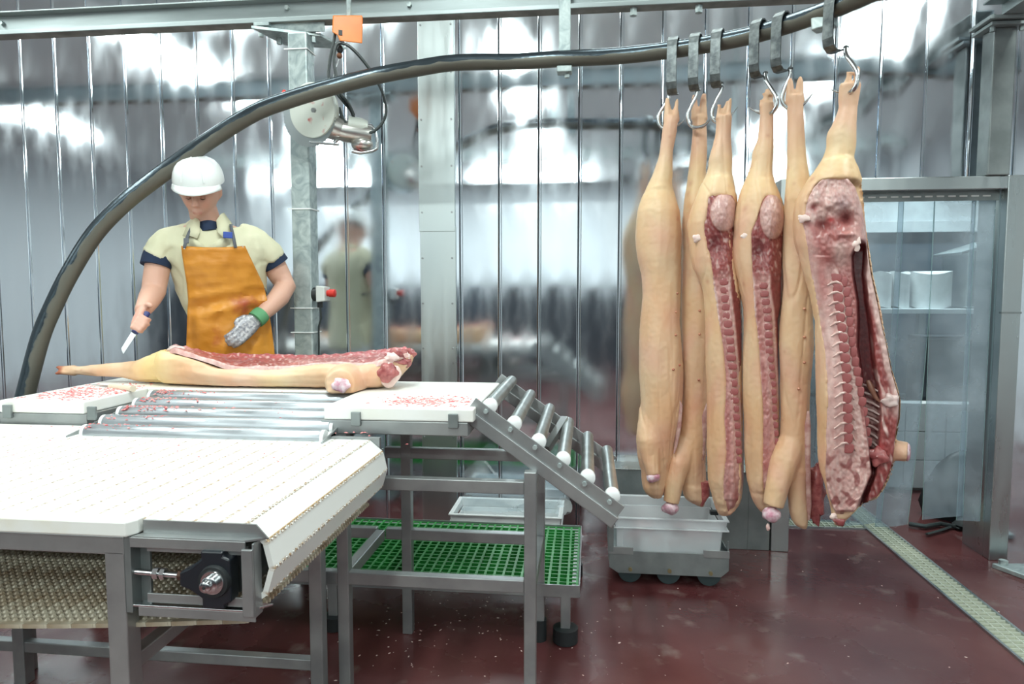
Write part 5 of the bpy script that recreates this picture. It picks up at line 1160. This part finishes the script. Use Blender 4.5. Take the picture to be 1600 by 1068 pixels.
# meat of the upper side
ns, nt = 40, 240; vs = []; cols = []; fs = []; org = np.array(t7.location)
for j in range(nt+1):
    px = 262+(642-262)*j/nt; w = I7(W7, px); a, r_ = I7(top, px), I7(rim, px)
    for i in range(ns+1):
        t = i/ns; ww = w*(.80-1.35*t); py = r_+(a-r_)*min(1, t*1.02)
        e = sm(0, .05, t)*sm(0, .05, 1-t)*sm(0, .02, j/nt)*sm(0, .02, 1-j/nt)
        z = fr7.uv(px, py, ww)[1]+.004*e-.016*(1-e)+.005*nz(px*.05, t*5)*e+.003*nz(px*.3, t*14)*e+.007*gs(t, .8, .12)*(.5+.5*math.sin(px*.35))*e
        vs.append(tuple(fr7.pt(fr7.uv(px, py, ww)[0], z, ww)-org))
        n = nz(px*.04, t*4, 2); n2 = nz(px*.2, t*9, 5)
        c = mix(MR, DR_, .3+.7*n); c = mix(c, np.array([.50, .10, .12]), .6*sm(.5, .8, t)); c = mix(c, WH, .75*(1-sm(.03, .12, t))); c = mix(c, WH, .7*sm(.15, .45, n2)); c = mix(c, PK, .6*gs(px, 480, 30)*gs(t, .3, .2)); c = mix(c, DR_, .75*gs(px, 375, 42)*gs(t, .45, .3)); c = mix(c, PK, .6*gs(px, 285, 22))
        cols.append((*np.clip(c, 0, 1), 1))
for j in range(nt):
    for i in range(ns): a = j*(ns+1)+i; fs.append((a, a+ns+1, a+ns+2, a+1))
me = bpy.data.meshes.new('cut_face'); me.from_pydata(vs, [], fs); me.materials.append(M['meat']); setcol(me, cols); me.polygons.foreach_set('use_smooth', [True]*len(fs)); me.update(); put('cut_face', me, t7)
class T7: pass
def blob7(name, px, py, w, r, mt, seed, sc=(1, 1, 1), lump=.3):
    c = at7(px, py, w); mb = MB().ball((0, 0, 0), 1, 20, 14); mb.v = [tuple(c+np.array([x*r*sc[0]*k, y*r*sc[1]*k, z*r*sc[2]*k])) for x, y, z in mb.v for k in (1+lump*nz(x*1.6+seed, y*1.6, z*1.6),)]
    return part(name, mb, M[mt], t7, True)
blob7('stump', 533, 601, .232, .034, 'stump', 2, (1.05, .5, .85)); blob7('neck_rind', 604, 584, .085, .052, 'fat', 4, (1.05, .4, .95)); blob7('neck_cut', 606, 581, .112, .040, 'vert', 5, (.95, .35, .9), .5)
blob7('neck_meat', 620, 560, .03, .05, 'vert', 6, (1.1, .8, .8), .6); blob7('neck_meat', 638, 551, .0, .028, 'vert', 7, (1.1, .7, .6), .6); blob7('neck_bone', 612, 558, .08, .022, 'bone', 8, (1.2, .5, .8), .6)
blob7('neck_bone', 633, 556, .03, .018, 'bone', 11, (1.2, .6, .9), .6)
blob7('aitch_bone', 276, 545, .0, .03, 'bone', 9, (1.4, .8, .5), .5)
# ------------------------------------------------------------------ the worker
WX = PY(350, 540, 3.17)
fw = Frame(WX[0], WX[1]); mw = np.linalg.norm(WX[:2])/FPX*math.cos(math.atan(450/FPX))**2
wk = thing('person', (WX[0], WX[1], PZt), 'person in white helmet, cream shirt and orange apron cutting meat behind the table', 'person')
A = lambda px, py, w=0.0: fw.at(px, py, w)
U = lambda u, z, w=0.0: fw.pt(u, z, w)
def esect(c, ru, rw, n=28, yaw=0.0, p=1.0):
    out = []
    for k in range(n):
        t = 2*PI*k/n; a = math.copysign(abs(math.cos(t))**p, math.cos(t))*ru; b = math.copysign(abs(math.sin(t))**p, math.sin(t))*rw
        out.append(np.array(c)+fw.r*(a*math.cos(yaw)-b*math.sin(yaw))+fw.n*(a*math.sin(yaw)+b*math.cos(yaw)))
    return out
zof = lambda py: fw.uv(350, py)[1]; uof = lambda px: fw.uv(px, 450)[0]
def torso(grow=0.0, zlo=None, top=True):
    # (py, px centre, half width px, half depth m, w centre)
    S = [(585, 360, 56, .135, -.02), (560, 360, 58, .135, -.01), (530, 359, 56, .13, .0), (500, 357, 58, .125, .01), (470, 350, 62, .125, .02), (440, 346, 68, .13, .035), (410, 341, 74, .14, .045), (388, 338, 78, .135, .05), (370, 335, 74, .115, .05), (357, 331, 56, .09, .055), (348, 328, 30, .07, .06), (340, 325, 19, .058, .07)]
    R_ = []
    for py, px, hw, hd, w in S:
        if not top and py < 350: continue
        R_.append(esect(A(px, py, w), hw*mw+grow, hd+grow))
    return R_
body = MB()
body.loft(torso(-.012))
# legs
hipL, hipR = uof(338), uof(378)
for s_, u in ((-1, hipL), (1, hipR)):
    body.tube([U(u, 1.16, -.02), U(u+s_*.02, .98, -.01), U(u+s_*.03, .76, .02), U(u+s_*.035, .55, -.01), U(u+s_*.04, .36, -.02), U(u+s_*.04, PZt+.02, -.02)], [.09, .088, .062, .056, .042, .045], 16)
    body.tube([U(u+s_*.04, PZt+.045, -.07), U(u+s_*.045, PZt+.05, .04), U(u+s_*.05, PZt+.035, .12)], [.038, .045, .035], 12)
# neck and head (looking down at the table)
hc = A(312, 300, .125)
body.tube([A(326, 365, .05), A(322, 346, .075), A(316, 324, .10)], [.078, .066, .062], 20)
ht_f = -math.radians(23)      # nod
hy = math.radians(-10); hr_ = math.radians(3)
fwd = fw.n*math.cos(-ht_f)*1.0+np.array([0, 0, -math.sin(-ht_f)]); fwd = fwd*math.cos(hy)+fw.r*math.sin(hy); fwd /= np.linalg.norm(fwd)
rgt = np.cross(np.array([0, 0, 1.0]), fwd)*-1; rgt /= np.linalg.norm(rgt)
if np.dot(rgt, fw.r) < 0: rgt = -rgt
upv = np.cross(fwd, rgt); upv = upv if upv[2] > 0 else -upv
HP = lambda x, y, z: hc+rgt*x+upv*z+fwd*y        # head space: x right in view, y forward, z up
def headshape(x, y, z):
    """unit sphere point to head point"""
    X, Y, Z = x*.083, y*.098, z*.120
    if z < 0: X *= 1-.30*abs(z)**1.6; Y = Y*(1-.10*abs(z))+.012*abs(z)*(1 if y > 0 else 0)
    if y > 0:
        Y *= 1-.10*abs(x)**2; X *= 1-.06*y
        Y += -.009*math.exp(-((abs(x)-.38)/.20)**2-((z-.02)/.13)**2)   # sockets
        Y += .006*math.exp(-((z-.2)/.10)**2)*math.exp(-(x/.6)**2)       # brow
        Y += .008*math.exp(-((z+.88)/.16)**2-(x/.35)**2)               # chin
        Y += .006*math.exp(-((z+.55)/.10)**2-(x/.35)**2)               # mouth
        Y += .005*math.exp(-((abs(x)-.55)/.2)**2-((z+.2)/.2)**2)
    return X, Y, Z
hm = MB().ball((0, 0, 0), 1, 48, 36); hv = [HP(*headshape(*v)) for v in hm.v]; body.add(hv, hm.f)
body.tube([HP(0, .088, .022), HP(0, .105, -.008), HP(0, .120, -.030), HP(0, .104, -.040)], [.009, .011, .015, .008], 12)
for s_ in (-1, 1):
    body.ball(tuple(HP(s_*.012, .106, -.034)), .008, 8, 6)
    body.tube([HP(s_*.074, -.01, .03), HP(s_*.084, -.014, .012), HP(s_*.084, -.012, -.014), HP(s_*.074, -.004, -.034)], [.010, .014, .012, .007], 10)
body.tube([HP(-.024, .090, -.066), HP(0, .102, -.063), HP(.024, .090, -.066)], [.004, .0065, .004], 8)
body.tube([HP(-.020, .090, -.077), HP(0, .100, -.078), HP(.020, .090, -.077)], [.004, .0075, .004], 8)
# arms: (left in view) right arm with the knife; (right in view) left arm in the mesh glove
aL = [A(262, 374, .05), A(252, 392, .06), A(247, 412, .07), A(243, 436, .085), A(240, 455, .105), A(234, 466, .16), A(228, 477, .22), A(222, 486, .27)]
rL = [.060, .058, .056, .054, .052, .048, .040, .032]
aR = [A(408, 380, .04), A(418, 396, .03), A(428, 414, .02), A(438, 432, .02), A(446, 447, .035), A(436, 464, .085), A(420, 481, .13), A(402, 497, .17)]
rR = [.060, .060, .058, .054, .052, .050, .041, .032]
body.tube(aL, rL, 18); body.tube(aR, rR, 18)
def hand(mb, wrist, pal, side, fingers, thumb, pr=.026, fr_=.0088):
    wrist, pal = np.array(wrist), np.array(pal)
    for k in range(4):
        t = (k-1.5)/1.5; off = side*t*.028
        mb.tube([wrist+off*.4, pal*.5+wrist*.5+off*.8, pal+off], [pr*.62, pr*.56, fr_*1.35], 12)
        mb.tube([pal+off]+[pal+off+np.array(f) for f in fingers[k]], [fr_*1.25, fr_*1.1, fr_, fr_*.85], 10)
    mb.tube([wrist*.8+pal*.2-side*.022]+[wrist+np.array(f) for f in thumb], [fr_*1.5, fr_*1.35, fr_*1.1, fr_*.9], 10)
# knife hand: fist around a handle that points down and towards the meat
kw = np.array(aL[-1]); kp_ = A(216, 497, .315)
dn = np.array([0, 0, -1.0]); R3 = fw.r; N3 = fw.n
fg = []
for k in range(4):
    s_ = 1-.08*abs(k-1.2)
    fg.append([(N3*.030+dn*.012-R3*.004)*s_, (N3*.036+dn*.028+R3*.020)*s_, (N3*.012+dn*.032+R3*.030)*s_])
side1 = (dn*.62+N3*.45+R3*-.35); side1 = side1/np.linalg.norm(side1)
fg = [[q*1.15 for q in f] for f in fg]
hand(body, kw, kp_, side1*1.15, fg, [-side1*.03+N3*.02-R3*.0, -side1*.040+N3*.045+R3*.012, -side1*.030+N3*.060+R3*.028], .034, .0110)
bme = remesh(body, .0062, 2, M['human'], 'body', tuple(wk.location))
v = verts(bme).astype(float)+np.array(wk.location); c = np.tile(np.array([.62, .36, .27]), (len(v), 1))
def spot(p, r, col, k):
    global c
    d = np.linalg.norm(v-np.array(p), axis=1); b = (np.exp(-(d/r)**2)*k)[:, None]; c = c*(1-b)+np.array(col)*b
for s_ in (-1, 1):
    spot(HP(s_*.03, .092, -.01), .014, (.36, .17, .12), .6); spot(HP(s_*.045, .08, -.04), .025, (.68, .30, .22), .5); spot(HP(s_*.022, .1, .022), .008, (.20, .11, .07), .7); spot(HP(s_*.036, .095, .023), .009, (.20, .11, .07), .7)
for x in np.linspace(-.022, .022, 7): spot(HP(x, .098, -.071), .006, (.45, .13, .11), .6)
spot(HP(0, .115, -.03), .018, (.70, .33, .25), .6)
spot(kp_, .05, (.66, .32, .26), .6)
hd = verts(bme).astype(float)+np.array(wk.location)-hc
yy = hd@fwd; xx = hd@rgt; zz = hd@upv; near = (np.linalg.norm(hd, axis=1) < .2)
hair = near & (zz > .0) & (yy < .02) & (np.abs(xx) < .08); c[hair] = c[hair]*.45+np.array([.16, .10, .07])*.55
setcol(bme, np.concatenate([c, np.ones((len(c), 1))], 1)); put('body', bme, wk)
EYEM = mat('eyelid', (.44, .22, .16), 0, .5)
for s_ in (-1, 1):
    part('lashes', MB().tube([HP(s_*.019, .092, -.006), HP(s_*.030, .0955, -.009), HP(s_*.042, .090, -.006)], [.0012, .0018, .001], 6), M['hair'], wk, True)
    part('eye', MB().ball(tuple(HP(s_*.030, .0835, .000)), .0115, 14, 10), EYEM, wk, True)
    part('eyebrow', MB().tube([HP(s_*.016, .095, .018), HP(s_*.03, .097, .023), HP(s_*.046, .088, .020)], [.003, .0045, .002], 8), M['hair'], wk, True)
# helmet
hb_c = HP(0, -.006, .052); hel = []
HZ = [(-.004, 1.03), (.0, 1.04), (.02, 1.03), (.045, .98), (.068, .89), (.088, .74), (.102, .52), (.110, .26), (.112, .03)]
rings = []
for z, s_ in HZ:
    rg = []
    for k in range(40):
        t = 2*PI*k/40; ridge = 1+.015*math.exp(-(math.cos(t)/.16)**2)*(1 if z > .03 else 0); rg.append(hb_c+rgt*(.106*s_*math.cos(t)*ridge)+fwd*(.128*s_*math.sin(t)*ridge)+upv*z)
    rings.append(rg)
hl = part('helmet', MB().loft(rings), M['helmet'], wk, True)
# peak: a crescent at the front
pk = []
for i, (o_, z) in enumerate(((0.0, .004), (.35, -.004), (.75, -.015), (1.0, -.024))):
    pk.append([hb_c+rgt*(.107+.010*o_)*math.cos(t)+fwd*((.130)*math.sin(t)+.045*o_*math.sin(t)**2)+upv*(z) for t in np.linspace(.12*PI, .88*PI, 26)])
vs = [p for r in pk for p in r]; fs = []
for j in range(3):
    for i in range(25): a_ = j*26+i; fs.append((a_, a_+1, a_+27, a_+26))
o = part('peak', MB().add(vs, fs), M['helmet'], hl, True); sd = o.modifiers.new('s', 'SOLIDIFY'); sd.thickness = .004
for t0 in (.36, .64):
    t = t0*PI; part('crown_ridge', MB().tube([hb_c+rgt*.107*s_*math.cos(t)+fwd*.130*s_*math.sin(t)+upv*(z+.001) for z, s_ in HZ[2:8]], .004, 8), M['helmet'], hl, True)
part('head_band', MB().loft([esect(HP(0, 0, .035), .083, .1, 28), esect(HP(0, 0, .052), .088, .106, 28)]), M['strap'], hl, True)
# shirt: torso, shoulder caps and short sleeves fused
sh_ = MB(); sh_.loft(torso(.010, top=False))
sh_.tube([A(305, 364, .05), A(282, 374, .05), A(264, 382, .05), A(250, 393, .058), A(243, 405, .064)], [.058, .067, .072, .074, .074], 22)
sh_.tube([A(368, 364, .05), A(388, 374, .045), A(404, 384, .04), A(417, 396, .03), (A(424, 407, .025))], [.058, .068, .072, .074, .070], 22)
sh_.tube([A(300, 360, .05), A(326, 352, .045), A(356, 358, .05)], [.052, .05, .052], 16)
sme = remesh(sh_, .0085, 4, M['shirt'], 'shirt', tuple(wk.location)); so = put('shirt', sme, wk)
for i, v_ in enumerate(sme.vertices):
    n = nz(v_.co.x*9, v_.co.y*9, v_.co.z*6)*.012+nz(v_.co.x*26, v_.co.y*26, v_.co.z*16)*.006-.006*math.exp(-(nz(v_.co.x*7+3, v_.co.y*5, v_.co.z*5)/.05)**2); v_.co = v_.co+v_.normal*n
part('tee_sleeve', MB().tube([A(250, 390, .06), A(246, 404, .068), A(243, 416, .076)], [.062, .066, .066], 22), M['navy'], wk, True)
part('tee_sleeve', MB().tube([A(414, 392, .03), A(424, 404, .024), A(431, 414, .02)], [.064, .068, .069], 22), M['navy'], wk, True)
part('tee_neck', MB().tube([A(327, 366, .118), A(325, 358, .108), A(324, 352, .10)], [.050, .052, .05], 20), M['navy'], wk, True)
# collar flaps and placket
def sheet(name, pts, mt, th=.004, parent=wk):
    """pts: rows of world points"""
    n = len(pts[0]); vs = [p for r in pts for p in r]; fs = []
    for j in range(len(pts)-1):
        for i in range(n-1): a_ = j*n+i; fs.append((a_, a_+1, a_+n+1, a_+n))
    o = part(name, MB().add(vs, fs), M[mt], parent, True); s_ = o.modifiers.new('s', 'SOLIDIFY'); s_.thickness = th; return o
sheet('collar', [[A(300, 338, .09), A(306, 338, .13), A(312, 345, .15)], [A(291, 352, .12), A(300, 354, .165), A(312, 362, .185)], [A(284, 368, .145), A(296, 368, .185), A(308, 372, .20)]], 'shirt')
sheet('collar', [[A(350, 332, .09), A(345, 334, .13), A(338, 344, .15)], [A(362, 348, .11), A(352, 352, .165), A(340, 362, .185)], [A(368, 362, .135), A(358, 366, .18), A(348, 370, .20)]], 'shirt')
sheet('shirt_front', [[A(296, 368, .172), A(306, 374, .19), A(318, 382, .198)], [A(296, 384, .185), A(308, 387, .20), A(322, 392, .203)]], 'shirt')
sheet('shirt_front', [[A(356, 366, .172), A(342, 374, .19), A(326, 384, .198)], [A(360, 384, .185), A(344, 388, .20), A(326, 394, .203)]], 'shirt')
# apron: wraps the front of the torso, hangs to the shins
def tors_at(py):
    S = np.array([(585, 360, 58, .135, -.02), (530, 359, 56, .13, .0), (500, 357, 54, .125, .01), (470, 352, 53, .125, .02), (440, 346, 56, .13, .035), (410, 341, 62, .14, .045), (388, 338, 68, .135, .05), (370, 335, 66, .115, .05)])[::-1]
    return [np.interp(py, S[:, 0], S[:, i]) for i in (1, 2, 3, 4)]
rows = []; edge = [(384, 283, 383), (395, 284, 388), (420, 288, 400), (445, 292, 412), (470, 294, 418), (480, 293, 419), (510, 292, 424), (540, 291, 428), (580, 290, 432), (640, 288, 436), (760, 290, 436)]
E_ = np.array(edge, float)
for py in list(np.linspace(384, 560, 46))+list(np.linspace(570, 760, 14)):
    xl, xr = np.interp(py, E_[:, 0], E_[:, 1]), np.interp(py, E_[:, 0], E_[:, 2]); cx, hw, hd_, wc = tors_at(min(py, 585)); row = []
    for i in range(37):
        s_ = i/36; px = xl+(xr-xl)*s_; q = min(.97, abs(px-cx)/(hw+6)); w = wc+(hd_+.046)*math.sqrt(1-q*q*.60)
        w += .010*nz(px*.035, py*.03, 2)+.006*nz(px*.09, py*.08, 5)+.013*math.sin((py-470)*.20+px*.05)*gs(py, 476, 20)+.008*nz(px*.02, py*.12, 7)*gs(py, 460, 50)+(.006*math.sin(px*.13+py*.01) if py > 490 else 0)
        if py < 392: w += .004
        row.append(A(px, py+(2.2*math.sin(s_*PI) if py < 386 else 0), w))
    rows.append(row)
ap = sheet('apron', rows, 'apron', .003)
for px, py in ((289, 387), (378, 386)): c_ = A(px, py, tors_at(py)[3]+.158); part('grommet', MB().disc(tuple(c_), tuple(fw.n), .007, .006, 12), M['chrome'], ap, True)
# straps with blue buckle
def strap(name, p, mt='strap', wd=.014): 
    a_ = [np.array(q) for q in p]; sheet(name, [[q-fw.r*wd/2 for q in a_], [q+fw.r*wd/2 for q in a_]], mt, .004)
strap('shoulder_strap', [A(288, 386, .225), A(291, 374, .195), A(296, 362, .175), A(302, 350, .14)])
strap('shoulder_strap', [A(368, 386, .235), A(364, 366, .195), A(361, 354, .165), A(361, 350, .13)])
part('buckle', MB().beam(A(356, 362, .205), A(356, 372, .208), .040, .008, up=tuple(fw.n)), M['blue'], wk, bev=.002)
part('buckle', MB().beam(A(291, 372, .200), A(291, 380, .204), .022, .008, up=tuple(fw.n)), M['strap'], wk, bev=.002)
part('waist_strap', MB().tube([A(412, 452, .07), A(414, 458, .03), A(412, 462, -.04)], .010, 8), M['strap'], wk, True)
# trousers and boots (behind the table)
tr_ = MB()
for s_, u in ((-1, hipL), (1, hipR)): tr_.tube([U(u, 1.16, -.02), U(u+s_*.02, .98, -.01), U(u+s_*.03, .76, .02), U(u+s_*.035, .55, -.01), U(u+s_*.04, .36, -.02)], [.10, .102, .080, .072, .068], 18)
part('trousers', tr_, M['trouser'], wk, True)
for s_, u in ((-1, hipL), (1, hipR)):
    bo = MB().tube([U(u+s_*.04, .44, -.02), U(u+s_*.04, PZt+.10, -.03), U(u+s_*.04, PZt+.055, -.03)], [.066, .06, .055], 16).tube([U(u+s_*.04, PZt+.052, -.08), U(u+s_*.045, PZt+.056, .04), U(u+s_*.05, PZt+.048, .14), U(u+s_*.05, PZt+.045, .165)], [.048, .052, .046, .02], 14)
    bo.v = [(x, y, max(z, PZt)) for x, y, z in bo.v]; part('boot', bo, M['cap'], wk, True)
# mesh glove on the other hand
gl = MB(); gw = np.array(aR[-1]); gp_ = A(376, 521, .215)
dn2 = (gp_-gw)/np.linalg.norm(gp_-gw); side2 = np.cross(dn2, fw.n); side2 /= np.linalg.norm(side2)
if np.dot(side2, fw.r) < 0: side2 = -side2
fg = []
for k in range(4):
    L = (.80, .95, 1.0, .88)[k]; fg.append([(dn2*.034+N3*.008)*L, (dn2*.058+N3*.0-R3*.006)*L, (dn2*.072-N3*.020-R3*.012)*L])
hand(gl, gw, gp_, side2*1.05, fg, [side2*-.045+dn2*.045, side2*-.055+dn2*.075, side2*-.048+dn2*.100], .034, .0108)
gme = remesh(gl, .0055, 2, M['glove'], 'mesh_glove', tuple(wk.location)); put('mesh_glove', gme, wk)
part('glove_cuff', MB().tube([gw-dn2*.035, gw-dn2*.012, gw+dn2*.012], [.041, .044, .042], 20), M['cuff'], wk, True)
# knife in the fist
kd = (dn*.55+N3*.35+R3*.75); kd /= np.linalg.norm(kd)
kc = kp_+N3*.020+dn*.022+R3*.010; ks = side1
kf = thing('knife', tuple(kc), 'knife with dark blue handle in the bare fist of the worker', 'knife')
part('handle', MB().tube([kc-ks*.060, kc-ks*.03, kc+ks*.02, kc+ks*.05], [.013, .012, .012, .014], 12), M['knifeblue'], kf, True)
b0 = kc+ks*.05; b1 = b0+ks*.09; pw = np.cross(ks, N3); pw /= np.linalg.norm(pw)
part('blade', MB().add([b0-pw*.009, b0+pw*.012, b1+pw*.010, b1+ks*.02-pw*.008, b0-pw*.009+N3*.0015, b0+pw*.012+N3*.0015, b1+pw*.010+N3*.0015, b1+ks*.02-pw*.008+N3*.0015], [(0, 1, 2, 3), (7, 6, 5, 4), (0, 4, 5, 1), (1, 5, 6, 2), (2, 6, 7, 3), (3, 7, 4, 0)]), M['chrome'], kf)
# ------------------------------------------------------------------ machines behind the viewer, seen only in the steel wall
def machine(x0, x1, y0, y1, h, label, n='processing_machine'):
    t = thing(n, ((x0+x1)/2, (y0+y1)/2, 0), label, 'machine')
    part('body', MB().box(x0, x1, y0, y1, .25, h), M['dark_machine'], t, bev=.02); part('top', MB().box(x0-.04, x1+.04, y0-.04, y1+.04, h, h+.05), M['steel'], t, bev=.01)
    for x in (x0+.05, x1-.1):
        for y in (y0+.05, y1-.1): part('leg', MB().box(x, x+.05, y, y+.05, 0, .25), M['steel_dark'], t)
machine(-6.5, -4.4, -2.2, -1.2, 1.55, 'dark processing machine mirrored in the left of the steel wall')
machine(-4.0, -2.2, -3.6, -2.6, 1.5, 'dark processing machine mirrored behind the worker')
machine(-1.6, .7, -3.2, -2.3, 1.5, 'dark processing machine mirrored near the middle of the steel wall')
machine(1.4, 3.2, -3.0, -2.0, 1.6, 'dark processing machine mirrored in the right of the steel wall')
